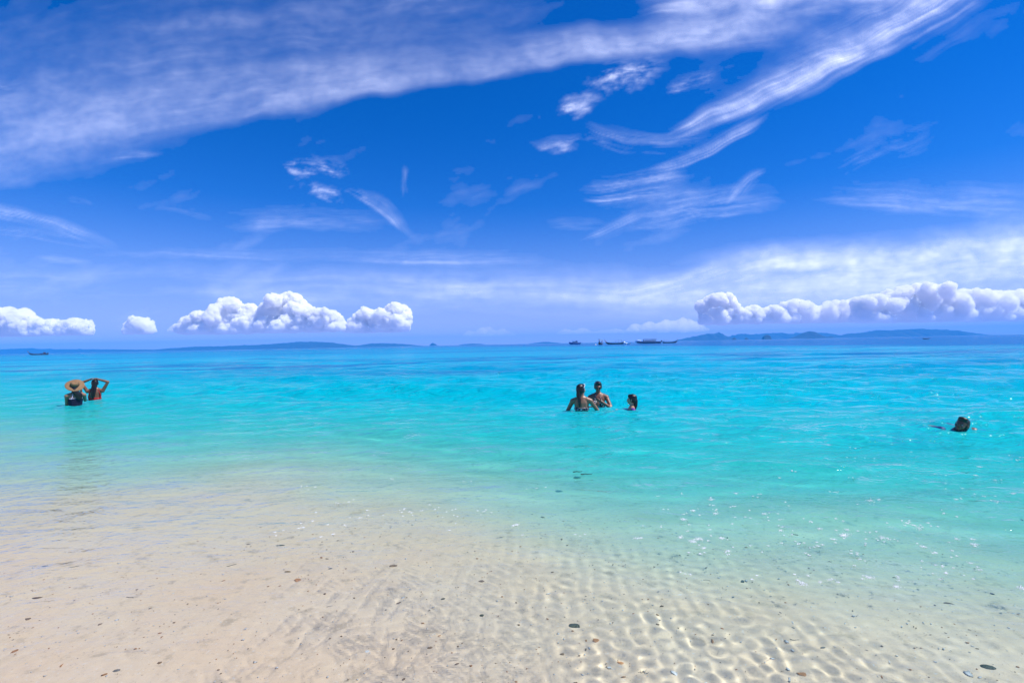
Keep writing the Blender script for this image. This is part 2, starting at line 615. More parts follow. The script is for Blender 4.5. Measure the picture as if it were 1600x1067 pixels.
# second feather with its curl and puffs
stroke((1008, 272), (1204, 176), 20, 26, 0.70, bend=-8, up=0.7, dn=0.6, e0=0.15, e1=0.12, fib=(2, 46), lo=0.2, hi=0.66)
stroke((895, 186), (1130, 206), 40, 40, 0.55, bend=-26, up=0.6, dn=0.6, e0=0.15, e1=0.35, fib=(3.0, 38), lo=0.3, hi=0.72)
stroke((810, 232), (970, 214), 22, 24, 0.5, e0=0.3, e1=0.3, fib=(16, 30), lo=0.40, hi=0.66, ragged=1.0)
stroke((862, 174), (950, 158), 22, 16, 0.8, bend=6, e0=0.25, e1=0.25, fib=(16, 34), lo=0.30, hi=0.62, ragged=1.1)
stroke((915, 126), (1060, 92), 44, 30, 0.62, e0=0.2, e1=0.2, fib=(18, 30), lo=0.42, hi=0.66, ragged=0.9)
stroke((1040, 138), (1130, 108), 18, 18, 0.4, e0=0.2, e1=0.3, fib=(12, 36), lo=0.38, hi=0.66, ragged=1.0)
stroke((905, 296), (1095, 268), 44, 34, 0.50, bend=-8, e0=0.2, e1=0.3, fib=(3, 46), lo=0.3, hi=0.7, fine=0.75, ragged=0.9)
stroke((960, 340), (1260, 312), 44, 30, 0.50, bend=10, e0=0.3, e1=0.25, fib=(4, 34), lo=0.3, hi=0.74, ragged=0.9)
stroke((1136, 318), (1206, 262), 20, 12, 0.42, bend=5, e0=0.25, e1=0.25, fib=(5, 46), lo=0.28, hi=0.7, ragged=0.9)
stroke((898, 378), (1010, 328), 11, 16, 0.55, bend=-4, e0=0.25, e1=0.15, fib=(2.4, 54), lo=0.15, hi=0.66, ragged=0.7)
stroke((840, 345), (960, 352), 30, 20, 0.2, e0=0.3, e1=0.3, fib=(5, 30), lo=0.3, hi=0.75)
stroke((1270, 275), (1520, 185), 46, 26, 0.18, bend=8, fib=(6, 30), lo=0.42, hi=0.75, ragged=1.0)
stroke((1250, 296), (1700, 318), 36, 44, 0.34, bend=-4, up=1.3, dn=0.8, e0=0.4, e1=0.05, fib=(3, 22), lo=0.2, hi=0.8, taper=0.1)
# small streaks on the left
stroke((-60, 312), (200, 390), 17, 15, 0.62, bend=5, e0=0.05, e1=0.35, fib=(3, 50), lo=0.18, hi=0.68, taper=0.3)
stroke((-60, 350), (190, 386), 13, 8, 0.42, e0=0.05, e1=0.3, fib=(3, 50), lo=0.25, hi=0.68, taper=0.3)
stroke((140, 256), (262, 238), 20, 12, 0.30, e0=0.3, e1=0.3, fib=(5, 26), lo=0.2, hi=0.66)
stroke((100, 308), (150, 322), 12, 8, 0.25, e0=0.3, e1=0.3, fib=(8, 30), lo=0.3, hi=0.7)
stroke((448, 250), (552, 270), 38, 22, 0.52, bend=4, e0=0.2, e1=0.3, fib=(26, 42), lo=0.46, hi=0.68, ragged=1.0)
stroke((462, 292), (600, 308), 20, 18, 0.58, bend=-3, e0=0.2, e1=0.3, fib=(24, 46), lo=0.42, hi=0.66, ragged=1.0)
stroke((548, 296), (652, 376), 28, 12, 0.52, bend=9, e0=0.25, e1=0.25, fib=(5, 50), lo=0.28, hi=0.66, ragged=0.9)
stroke((633, 314), (635, 260), 14, 10, 0.26, e0=0.3, e1=0.3, fib=(8, 36), lo=0.3, hi=0.66, ragged=1.0)
stroke((230, 318), (350, 342), 14, 12, 0.25, e0=0.3, e1=0.3, fib=(6, 34), lo=0.35, hi=0.7, ragged=1.0)
stroke((330, 332), (660, 340), 36, 30, 0.28, bend=-6, e0=0.35, e1=0.35, fib=(4, 24), lo=0.3, hi=0.8)
stroke((150, 394), (940, 404), 12, 26, 0.42, bend=-7, up=1.5, dn=0.7, e0=0.15, e1=0.3, fib=(2, 40), lo=0.15, hi=0.75, taper=0.2, ragged=0.5)
stroke((50, 402), (150, 406), 9, 9, 0.34, e0=0.3, e1=0.3, fib=(4, 36), lo=0.2, hi=0.66)
# low milky veil, with its bright upper edge on the right
stroke((900, 466), (1290, 374), 44, 34, 0.60, bend=-3, up=0.45, dn=1.6, e0=0.25, e1=0.2, fib=(3.4, 30), lo=0.10, hi=0.75, taper=0.2, ragged=0.6)
stroke((1040, 428), (1760, 374), 66, 80, 0.95, bend=-6, up=0.75, dn=1.3, e0=0.3, e1=0.05, fib=(2.5, 16), lo=-0.15, hi=0.7, taper=0.1, ragged=0.4, fine=0.12)
stroke((260, 448), (1500, 462), 46, 66, 0.62, up=0.8, dn=1.1, e0=0.35, e1=0.2, fib=(2.5, 18), lo=-0.05, hi=0.8, taper=0.2, ragged=0.5, fine=0.15)
stroke((-200, 440), (700, 430), 44, 38, 0.24, e0=0.1, e1=0.4, fib=(2.5, 24), lo=0.2, hi=0.8, taper=0.1)
# a faint broken film of ice between the streaks
film = sstep(fbm(gu * 3.2 + gv * 2.0, gv * 9 - gu * 3.0, 5, 0.58, 320), 0.05, 0.75) * 0.15
clear *= 1 - film * (0.35 + 0.65 * sstep(gv, 0.5, 0.15))
c_dens = 1 - clear
# mottled small-scale break-up, strongest in the thin parts
c_dens = c_dens * (0.86 + 0.30 * fbm(gu * 34, gv * 60, 3, 0.6, 200))
edge = np.minimum(sstep(np.abs(gu), 1.32, 1.15), sstep(gv, 0.96, 0.85)) * sstep(gv, 0.02, 0.085)
c_dens = np.clip(c_dens * edge, 0, 0.97)
C_ALT = 5200.0
cyy = C_ALT / gv
c_co = np.stack([gu * cyy, cyy, np.full_like(gu, C_ALT) + 120 * fbm(gu * 9, gv * 9, 2, 0.5, 210)], -1).reshape(-1, 3)
ff = fan_faces(CV, CU)
keep = c_dens.ravel()[ff].max(1) > 0.012
ff = ff[keep]
used, inv = np.unique(ff, return_inverse=True)
cir_me = np_mesh('cirrus_clouds', c_co[used], inv.reshape(-1, 4))
att = cir_me.attributes.new('ice_cover', 'FLOAT', 'POINT')
att.data.foreach_set('value', c_dens.ravel()[used].astype(np.float32))
m_cir, t, out = mk('ice_cloud')
an = t.new('ShaderNodeAttribute')
an.attribute_name = 'ice_cover'
tl = t.new('ShaderNodeBsdfTranslucent')
tl.inputs['Color'].default_value = (0.92, 0.92, 0.96, 1)
tr = t.new('ShaderNodeBsdfTransparent')
mx = t.new('ShaderNodeMixShader')
t.put(mx.inputs[0], an.outputs['Fac'])
t.put(mx.inputs[1], tr.outputs[0])
t.put(mx.inputs[2], tl.outputs[0])
t.put(out.inputs['Surface'], mx.outputs[0])
cirrus = link('cirrus_clouds', cir_me, m_cir)
tag(cirrus, 'wispy white cirrus veils and streaks high in the deep blue sky', kind='stuff')

# ------------------------------------------------------------------ haze over the sea
HZ = 6400.0
bm = bmesh.new()
bmesh.ops.create_cube(bm, size=1.0)
bmesh.ops.scale(bm, vec=(2 * HZ, 2 * HZ, 122.0), verts=bm.verts)
bmesh.ops.translate(bm, vec=(0, 0, 122.0 / 2 - 9.0), verts=bm.verts)
m_haze, t, out = mk('haze_air')
pv = t.new('ShaderNodeVolumePrincipled')
pv.inputs['Color'].default_value = (0.03, 0.46, 1.0, 1)
pv.inputs['Density'].default_value = 1.45e-4
pv.inputs['Anisotropy'].default_value = 0.0
t.put(out.inputs['Volume'], pv.outputs[0])
haze = bm_obj('haze', bm, m_haze)
tag(haze, 'thin lavender blue sea haze', kind='stuff')

# ------------------------------------------------------------------ cumulus clouds on the horizon
def ico(sub):
    b = bmesh.new()
    bmesh.ops.create_icosphere(b, subdivisions=sub, radius=1.0)
    b.verts.ensure_lookup_table()
    c_ = np.array([v.co[:] for v in b.verts])
    f_ = np.array([[v.index for v in f.verts] for f in b.faces])
    b.free()
    return c_, f_


ICO = {k: ico(k) for k in (1, 2, 3)}
CUM = {}


def cum_mat(density):
    """cloud droplets: a bright scattering volume inside the billows"""
    if density not in CUM:
        m_, t_, out_ = mk('cumulus_vapour')
        pv_ = t_.new('ShaderNodeVolumePrincipled')
        pv_.inputs['Color'].default_value = (1.0, 0.998, 1.0, 1)
        pv_.inputs['Density'].default_value = density
        pv_.inputs['Anisotropy'].default_value = 0.0
        t_.put(out_.inputs['Volume'], pv_.outputs[0])
        CUM[density] = m_
    return CUM[density]


def cumulus(label, pts, base_y, dist, density=1.0, seed=1, fine=1.0):
    """pts: outline of the top as photo pixels (x, y); the cloud is built of billows at its own distance"""
    rs = np.random.default_rng(seed)
    sc_ = dist / 800.0                                  # metres per pixel out there
    xs = np.array([p[0] for p in pts], float)
    ys = np.array([p[1] for p in pts], float)
    cx_ = 0.5 * (xs[0] + xs[-1])
    hx = 537.5 + (800 - cx_) * 0.0193                   # horizon row
    zb = (hx - base_y) * sc_
    X0 = (cx_ - 800) * sc_
    lx = (xs - cx_) * sc_
    # outline heights are above a base line parallel to the horizon
    lh = np.maximum((base_y + (cx_ - xs) * 0.0193 - ys) * sc_, 10.0)
    balls = []
    x = lx[0]
    while x < lx[-1]:
        h = np.interp(x, lx, lh)
        r = h * rs.uniform(0.10, 0.38)
        r = float(np.clip(r, 1.5 * sc_, 11 * sc_))
        # a column of billows up to the outline
        z = r * 0.35
        while True:
            zz_ = min(z, h - r)
            yy_ = rs.normal() * h * 0.22
            balls.append((x + rs.normal() * r * 0.15, yy_, max(zz_, 0), r * rs.uniform(0.85, 1.1)))
            if z >= h - r:
                break
            z += r * 0.9
        x += r * 0.62
    lv0 = list(balls)
    lv1 = []
    for (bx_, by_, bz_, br_) in lv0:
        for _ in range(int(12 * fine)):
            d = rs.normal(size=3)
            d /= np.linalg.norm(d)
            d[1] = -abs(d[1]) if rs.uniform() < 0.75 else d[1]
            if d[2] < -0.35:
                d[2] *= -1
            r2 = br_ * rs.uniform(0.16, 0.50)
            c_ = np.array([bx_, by_, bz_]) + d * br_ * rs.uniform(0.78, 0.92)
            if c_[2] + r2 > np.interp(c_[0], lx, lh, left=0, right=0) + 1.2 * sc_:
                continue
            lv1.append((*c_, r2))
    lv2 = []
    for (bx_, by_, bz_, br_) in lv1:
        for _ in range(int(6 * fine)):
            d = rs.normal(size=3)
            d /= np.linalg.norm(d)
            d[1] = -abs(d[1])
            if bz_ + d[2] * br_ > np.interp(bx_, lx, lh, left=0, right=0) + 1.5 * sc_:
                continue
            r2 = br_ * rs.uniform(0.3, 0.5)
            if r2 < 0.55 * sc_:
                continue
            lv2.append((bx_ + d[0] * br_ * 0.85, by_ + d[1] * br_ * 0.85, bz_ + d[2] * br_ * 0.85, r2))
    cs, fs, th, off = [], [], [], 0
    for lev, group in ((2, lv0), (2, lv1), (1, lv2)):
        tv, tf = ICO[lev]
        for (bx_, by_, bz_, br_) in group:
            c_ = tv * br_
            c_ = c_ * (1 + 0.10 * rs.normal(size=(1, 3)))
            c_ = c_ + np.array([bx_, by_, bz_])
            low_ = c_[:, 2] < 0
            c_[low_, 2] *= 0.25                          # flat base
            cs.append(c_)
            fs.append(tf + off)
            off += len(tv)
    co = np.concatenate(cs)
    me = np_mesh('cumulus_cloud', co, np.concatenate(fs))
    tmp = bpy.data.objects.new('cumulus_cloud', me)
    COL.objects.link(tmp)
    md = tmp.modifiers.new('remesh', 'REMESH')           # the billows become one body
    md.mode = 'VOXEL'
    md.voxel_size = 1.08 * sc_
    me2 = bpy.data.meshes.new_from_object(tmp.evaluated_get(bpy.context.evaluated_depsgraph_get()))
    bpy.data.objects.remove(tmp)
    me2.name = 'cumulus_cloud'
    vc = np.empty(len(me2.vertices) * 3, np.float32)
    vn = np.empty(len(me2.vertices) * 3, np.float32)
    me2.vertices.foreach_get('co', vc)
    me2.vertices.foreach_get('normal', vn)
    vc, vn = vc.reshape(-1, 3).astype(float), vn.reshape(-1, 3)
    pa, pb_ = vc[:, 0] / sc_ + 0.37 * vc[:, 1] / sc_, vc[:, 2] / sc_ - 0.61 * vc[:, 1] / sc_
    bil = 1.5 * (0.42 - np.abs(pnoise(pa / 9, pb_ / 9, seed))) + 1.5 * (0.4 - np.abs(pnoise(pa / 4.2, pb_ / 4.2, seed + 50))) \
        + 1.0 * (0.4 - np.abs(pnoise(pa / 2.1, pb_ / 2.1, seed + 90)))
    up_ = sstep(vc[:, 2], 0.0, 6 * sc_) * 0.85 + 0.15
    vc = vc + vn * (bil * up_ * (2.3 if density > 0.3 else 0.9) * sc_)[:, None]
    me2.vertices.foreach_set('co', vc.astype(np.float32).ravel())
    me2.update()
    me2.shade_smooth()
    o = link('cumulus_cloud', me2, cum_mat(0.024 * density))
    o.location = (X0, dist, zb)
    return tag(o, label, 'cloud', 'cumulus clouds along the horizon')


cumulus('low puffy white cloud cut by the left edge of the sky',
        [(-60, 500), (-30, 486), (15, 482), (38, 486), (58, 500), (80, 500), (100, 504), (120, 498), (138, 502), (144, 514)], 524, 21000, 0.85, 1)
cumulus('small lone puff of cloud between the left edge cloud and the tall cloud',
        [(195, 515), (203, 504), (214, 496), (226, 499), (236, 505), (241, 515)], 521, 21500, 0.75, 2)
cumulus('tiny faint puff just left of the tall white cloud', [(264, 514), (275, 506), (286, 505), (294, 514)], 518, 22500, 0.2, 3)
cumulus('tall heaped white cloud with two towers, biggest left of the boats',
        [(284, 505), (298, 492), (318, 487), (338, 498), (346, 470), (362, 465), (376, 480), (394, 476), (404, 490), (416, 486), (428, 466),
         (444, 457), (462, 459), (476, 474), (496, 484), (518, 484), (532, 494), (538, 512)], 519, 20000, 1.0, 4, 1.1)
cumulus('white heaped cloud right beside the tall two towered cloud',
        [(542, 506), (556, 496), (572, 482), (586, 488), (602, 484), (616, 473), (630, 476), (639, 492), (641, 512)], 518, 20500, 0.95, 5)
cumulus('faint low cloudlet over the middle of the horizon', [(724, 522), (733, 516), (742, 519), (752, 512), (764, 510), (775, 517), (786, 513), (797, 518), (806, 522)], 525, 23500, 0.035, 6, 0.7)
cumulus('faint pinkish row of cloud above the moored boats',
        [(872, 519), (884, 514), (896, 517), (912, 512), (926, 518), (944, 516), (962, 514), (978, 516), (990, 506), (1002, 508), (1014, 502), (1026, 507), (1042, 499), (1056, 502), (1068, 496), (1084, 501), (1098, 508), (1108, 514)], 520, 23000, 0.09, 7, 0.9)
cumulus('white cloud with one tower above the bushy headland island',
        [(1098, 500), (1102, 470), (1114, 461), (1136, 461), (1146, 476), (1160, 486), (1176, 478), (1192, 484), (1210, 478), (1226, 488), (1232, 500)],
        505, 20500, 0.85, 8, 1.1)
cumulus('left lower end of the long cloud bank above the long island',
        [(1222, 498), (1228, 474), (1244, 468), (1262, 476), (1282, 480), (1304, 470), (1326, 474), (1340, 466), (1352, 474), (1362, 498)],
        503, 21500, 0.5, 9)
cumulus('highest billowing part of the long cloud bank above the long island',
        [(1330, 498), (1344, 466), (1362, 462), (1382, 466), (1398, 454), (1418, 448), (1440, 445), (1466, 448), (1482, 458), (1500, 464), (1514, 494)],
        502, 20000, 0.62, 10, 1.1)
cumulus('right end of the long cloud bank cut by the edge of the sky',
        [(1478, 496), (1490, 462), (1512, 452), (1530, 456), (1548, 462), (1566, 456), (1590, 454), (1620, 458), (1660, 480)],
        500, 21000, 0.5, 11, 1.0)

# ------------------------------------------------------------------ islands
def at(px, py):
    """photo pixel on the water -> point of the sea surface"""
    d = M.to_3x3() @ Vector(((px - 800) / 800, (533.5 - py) / 800, -1))
    k = CAM_H / -d.z
    return Vector((d.x * k, d.y * k, 0))


def hz_y(px):
    return 537.6 + (800 - px) * 0.0194


m_isl, t, out = mk('island_forest')
geo = t.new('ShaderNodeNewGeometry')
pn = V(t, geo.outputs['Position'])
nz = t.noise(pn, 0.03, 4.0, 0.6)
nx_, ny_, nzz = t.sep(V(t, geo.outputs['Normal']))
colr = t.mix(t.smooth(nz, 0.35, 0.65), (0.018, 0.032, 0.020, 1), (0.034, 0.052, 0.028, 1))
colr = t.mix(t.smooth(nzz, 0.45, 0.2) * 0.7, colr, (0.24, 0.22, 0.19, 1))
pb = t.new('ShaderNodeBsdfPrincipled')
t.put(pb.inputs['Base Color'], colr)
pb.inputs['Roughness'].default_value = 0.9
t.put(out.inputs['Surface'], pb.outputs[0])


def island(label, pts, dist, seed, depth=None, rough=1.0):
    """pts: skyline (photo x, height in px above the waterline)"""
    sc_ = dist / 800.0
    xs = np.array([p[0] for p in pts], float)
    hs = np.array([p[1] for p in pts], float) * sc_ * 0.93
    c_ = 0.5 * (xs[0] + xs[-1])
    lx = (xs - c_) * sc_
    W_ = lx[-1] - lx[0]
    dep_ = depth or min(max(W_ * 0.45, hs.max() * 1.6), hs.max() * 9)
    nx = int(max(24, min(260, W_ / sc_ * 1.6)))
    ny = 26
    gx_, gy_ = np.meshgrid(np.linspace(lx[0], lx[-1], nx), np.linspace(-0.5, 0.5, ny))
    prof = np.interp(gx_, lx, hs)
    prof = prof * (1 + 0.10 * rough * fbm(gx_ / (9 * sc_), gx_ * 0 + seed, 3, 0.6, seed))
    sh = np.clip(1 - (np.abs(gy_) * 2) ** 1.7, 0, 1)
    nzv = fbm(gx_ / (7 * sc_), gy_ * dep_ / (7 * sc_) + seed * 3, 4, 0.55, seed)
    z = prof * sh * (1 + 0.35 * rough * nzv * (np.abs(gy_) > 0.06)) - 1.0
    z[0] = z[-1] = -1.5
    z[:, 0] = z[:, -1] = -1.5
    # the shore is ragged too
    yw = gy_ * dep_ * (1 + 0.25 * fbm(gx_ / (12 * sc_), gy_ * 0 + 2.7, 2, 0.5, seed + 5))
    me = np_mesh('island', np.stack([gx_, yw, z], -1).reshape(-1, 3), fan_faces(ny, nx))
    o = link('island', me, m_isl)
    o.location = ((c_ - 800) * sc_, dist, 0)
    return tag(o, label, 'island', 'hazy islands on the horizon')


def ridge(x0, x1, h, n, seed, pw=0.8):
    rs = np.random.default_rng(seed)
    u_ = np.linspace(0, 1, n)
    return list(zip(x0 + (x1 - x0) * u_, h * np.sin(np.pi * u_) ** pw * (0.75 + 0.35 * rs.uniform(size=n))))


island('low hazy island with a sloping cape, right of the moored boats',
       [(1052, 0), (1064, 3), (1080, 6), (1094, 9), (1106, 11.5), (1116, 11), (1124, 12.5), (1130, 9), (1138, 5), (1148, 2), (1156, 0)], 5400, 11)
island('small dark rock stack just right of the sloping cape island', [(1143, 0), (1145, 3), (1147.5, 4.6), (1150, 2.4), (1151, 0)], 3300, 12)
island('smallest rock stack between the two other stacks', [(1163, 0), (1164.5, 2.8), (1166.5, 3.6), (1168.5, 2), (1170, 0)], 3300, 13)
island('steep round topped rock stack left of the pyramid island', [(1191, 0), (1192.5, 5.4), (1196, 7.6), (1200, 7.8), (1203, 6.0), (1204.5, 0)], 3200, 14, rough=0.5)
island('pale far ridge behind the small rock stacks',
       [(1128, 0), (1146, 7), (1158, 10), (1172, 8), (1190, 9.5), (1214, 10.5), (1232, 8), (1262, 10), (1284, 9), (1300, 6), (1316, 0)], 6250, 15)
island('dark pyramid shaped island below the gap in the clouds',
       [(1234, 0), (1242, 3), (1250, 7.5), (1258, 11), (1264, 12.6), (1272, 11.4), (1278, 8), (1285, 4.6), (1292, 1.6), (1296, 0)], 4100, 16, rough=0.6)
island('tiny dark islet beside the left foot of the long island', [(1291, 0), (1294, 2.6), (1297, 3.8), (1300, 2.6), (1304, 0)], 4100, 17)
island('long island with a jagged skyline under the right cloud bank',
       [(1288, 0), (1306, 3.2), (1322, 5), (1340, 7.5), (1356, 8.2), (1372, 12), (1382, 11), (1396, 11), (1408, 11.6), (1422, 12.4), (1436, 12.8),
        (1448, 11), (1462, 11), (1474, 9.4), (1486, 9), (1496, 6), (1504, 3), (1512, 0)], 5400, 18)
island('long low island under the tall left cloud',
       [(150, 0), (180, 2), (215, 3.2), (245, 2.4), (275, 4.6), (310, 6.4), (345, 6), (380, 7), (412, 7.4), (444, 9.5), (466, 11), (490, 10.5),
        (512, 9.4), (530, 6.2), (552, 3), (580, 1.6), (600, 0)], 5300, 19)
island('low island end stretching right of the long left island',
       [(540, 0), (562, 3.4), (578, 5.6), (594, 6.2), (612, 5.2), (630, 4), (645, 2.2), (664, 0)], 5600, 20)
island('far flat headland fading out at the left edge of the sea',
       [(-60, 0), (-20, 7), (10, 8), (40, 9), (70, 7), (110, 6), (150, 5), (200, 3.6), (240, 0)], 6100, 21)
island('lone tiny peak on the horizon left of the boats', [(670, 0), (673, 3), (676.5, 5.2), (680, 3.2), (684, 0)], 5600, 22)
island('faint low islet on the horizon in the middle', [(715, 0), (724, 1.8), (738, 2.4), (752, 1.6), (762, 0)], 6000, 23)
island('faint low islet on the horizon just left of the cabin boat', [(822, 0), (836, 1.6), (852, 3), (866, 1.8), (880, 0)], 6000, 24)


# ------------------------------------------------------------------ materials for people and boats
def solid(name, col, rough=0.5, spec=0.5, metal=0.0, var=0.0, scale=20.0, sss=0.0, bump=0.0):
    m_, t_, out_ = mk(name)
    p_ = t_.new('ShaderNodeBsdfPrincipled')
    p_.inputs['Roughness'].default_value = rough
    p_.inputs['Specular IOR Level'].default_value = spec
    p_.inputs['Metallic'].default_value = metal
    c4 = tuple(col) + (1,)
    tc_ = t_.new('ShaderNodeTexCoord')
    nz_ = t_.noise(V(t_, tc_.outputs['Object']), scale, 4.0, 0.6)
    if var:
        dk = tuple(c * (1 - var) for c in col) + (1,)
        lt = tuple(min(1, c * (1 + var)) for c in col) + (1,)
        t_.put(p_.inputs['Base Color'], t_.mix(t_.smooth(nz_, 0.3, 0.7), dk, lt))
    else:
        p_.inputs['Base Color'].default_value = c4
    if sss:
        p_.inputs['Subsurface Weight'].default_value = sss
        p_.inputs['Subsurface Radius'].default_value = (0.02, 0.008, 0.004)
        p_.inputs['Subsurface Scale'].default_value = 0.5
    if bump:
        b_ = t_.new('ShaderNodeBump')
        b_.inputs['Strength'].default_value = bump
        b_.inputs['Distance'].default_value = 0.01
        t_.put(b_.inputs['Height'], nz_)
        t_.put(p_.inputs['Normal'], b_.outputs[0])
    t_.put(out_.inputs['Surface'], p_.outputs[0])
    return m_


SKIN = solid('tanned_skin', (0.30, 0.15, 0.088), 0.38, 0.5, var=0.10, scale=9, sss=0.08)
SKIN2 = solid('deep_tanned_skin', (0.21, 0.092, 0.054), 0.36, 0.5, var=0.10, scale=9, sss=0.08)
SKIN3 = solid('light_skin', (0.47, 0.27, 0.17), 0.38, 0.5, var=0.08, scale=9, sss=0.08)
LIP = solid('lip', (0.33, 0.10, 0.075), 0.35)
HAIR = solid('wet_dark_hair', (0.010, 0.007, 0.006), 0.30, 0.5, var=0.4, scale=60, bump=0.6)
HAIR2 = solid('dark_brown_hair', (0.028, 0.013, 0.008), 0.36, 0.5, var=0.4, scale=60, bump=0.6)
EYE_W = solid('eye_white', (0.75, 0.72, 0.68), 0.2)
EYE_D = solid('eye_dark', (0.015, 0.010, 0.008), 0.15)
NAVY = solid('navy_swim_fabric', (0.006, 0.007, 0.032), 0.6, 0.3, var=0.2, scale=50)
RED = solid('red_swim_fabric', (0.42, 0.012, 0.014), 0.55, 0.3, var=0.15, scale=50)
BLACKF = solid('black_swim_fabric', (0.010, 0.009, 0.014), 0.5, 0.35)
PURPLE = solid('purple_swim_fabric', (0.13, 0.035, 0.24), 0.55, 0.3, var=0.2, scale=40)
BLUEF = solid('blue_rash_shirt', (0.010, 0.035, 0.16), 0.55, 0.3, var=0.2, scale=30)
STRAP = solid('pale_strap', (0.62, 0.55, 0.72), 0.6, 0.3)
STRAW = solid('straw', (0.25, 0.145, 0.075), 0.75, 0.2, var=0.22, scale=45, bump=0.5)
BAND = solid('hat_band', (0.018, 0.013, 0.012), 0.6)
LENS = solid('dark_lens', (0.010, 0.010, 0.014), 0.08, 0.7)
FRAME = solid('pale_frame', (0.70, 0.72, 0.78), 0.25, 0.6)
# black swim fabric printed with white leaves
PRINT, t, out = mk('printed_swim_fabric')
tcn = t.new('ShaderNodeTexCoord')
nz = t.noise(V(t, tcn.outputs['Object']), 26.0, 2.0, 0.5, 0.8)
pb = t.new('ShaderNodeBsdfPrincipled')
t.put(pb.inputs['Base Color'], t.mix(t.smooth(nz, 0.53, 0.58), (0.012, 0.014, 0.03, 1), (0.72, 0.74, 0.78, 1)))
pb.inputs['Roughness'].default_value = 0.6
t.put(out.inputs['Surface'], pb.outputs[0])


# ------------------------------------------------------------------ bodies: overlapping rounds fused into one skin
class Blob:
    def __init__(self):
        self.c, self.f, self.n = [], [], 0

    def ball(self, p, r, sub=2, rot=None):
        tv, tf = ICO[sub]
        rr = np.array((r, r, r) if np.isscalar(r) else r)
        c_ = tv * rr
        if rot is not None:
            c_ = c_ @ np.array(rot).T
        self.c.append(c_ + np.array(p))
        self.f.append(tf + self.n)
        self.n += len(tv)
        return self

    def chain(self, pts, step=0.4, sub=2):
        """pts: (x, y, z, r) or (x, y, z, rx, ry)"""
        P = [np.array(p if len(p) == 5 else (*p, p[3]), float) for p in pts]
        for a_, b_ in zip(P[:-1], P[1:]):
            L = np.linalg.norm(b_[:3] - a_[:3])
            n = max(2, int(L / (step * min(a_[3:].min(), b_[3:].min()))) + 1)
            for u_ in np.linspace(0, 1, n):
                q = a_ + (b_ - a_) * u_
                self.ball(q[:3], (q[3], q[4], 0.5 * (q[3] + q[4])) if q[3] != q[4] else q[3], sub)
        return self

    def build(self, name, mat, parent=None, voxel=0.009, smooth=4):
        me = np_mesh(name, np.concatenate(self.c), np.concatenate(self.f))
        tmp = bpy.data.objects.new(name, me)
        COL.objects.link(tmp)
        md = tmp.modifiers.new('remesh', 'REMESH')
        md.mode = 'VOXEL'
        md.voxel_size = voxel
        if smooth:
            ms = tmp.modifiers.new('smooth', 'SMOOTH')
            ms.factor = 0.5
            ms.iterations = smooth
        me2 = bpy.data.meshes.new_from_object(tmp.evaluated_get(bpy.context.evaluated_depsgraph_get()))
        bpy.data.objects.remove(tmp)
        bpy.data.meshes.remove(me)
        me2.name = name
        me2.shade_smooth()
        return link(name, me2, mat, parent)


def vv(*a): return np.array(a, float)


def unit(a): return a / max(1e-9, np.linalg.norm(a))


def two_bone(a, c, l1, l2, pole):
    """the joint between a and c"""
    d = c - a
    L = min(np.linalg.norm(d), (l1 + l2) * 0.999)
    e = unit(d)
    c2 = a + e * L
    x = (l1 * l1 - l2 * l2 + L * L) / (2 * L)
    h = math.sqrt(max(0, l1 * l1 - x * x))
    p = unit(pole - e * np.dot(pole, e))
    return a + e * x + p * h, c2


def hand(b, wrist, d, pn, s=1.0, curl=0.5, side=1):
    """palm, four bent fingers and a thumb; d: direction of the hand, pn: palm normal"""
    d = unit(vv(*d))
    pn = unit(vv(*pn) - d * np.dot(vv(*pn), d))
    lat = np.cross(d, pn) * side
    w_ = vv(*wrist)
    for u_ in (0.015, 0.04, 0.065, 0.085):
        for q in (-0.022, 0, 0.022):
            b.ball(w_ + d * u_ * s + lat * q * s * (0.6 + 5 * u_), 0.0155 * s, 1)
    for i, (q, L) in enumerate(((-0.032, 0.072), (-0.011, 0.082), (0.011, 0.076), (0.031, 0.058))):
        base = w_ + d * 0.088 * s + lat * q * s
        ang, p = 0.15 * curl, base
        pts = [(*p, 0.0105 * s)]
        for seg in (0.45, 0.32, 0.23):
            p = p + (d * math.cos(ang) + pn * math.sin(ang) + lat * q * 2.2) * L * seg * s
            pts.append((*p, 0.0095 * s))
            ang += 0.75 * curl
        b.chain(pts, 0.6, 1)
    p0 = w_ + d * 0.025 * s - lat * 0.028 * s
    p1 = p0 + (d * 0.6 - lat * 0.8 + pn * 0.4) * 0.035 * s
    p2 = p1 + (d * 0.9 - lat * 0.25 + pn * 0.4) * 0.032 * s
    b.chain([(*p0, 0.013 * s), (*p1, 0.0115 * s), (*p2, 0.0095 * s)], 0.6, 1)


def rotz(a):
    return np.array([[math.cos(a), -math.sin(a), 0], [math.sin(a), math.cos(a), 0], [0, 0, 1]])


def rotx(a):
    return np.array([[1, 0, 0], [0, math.cos(a), -math.sin(a)], [0, math.sin(a), math.cos(a)]])


def roty(a):
    return np.array([[math.cos(a), 0, math.sin(a)], [0, 1, 0], [-math.sin(a), 0, math.cos(a)]])


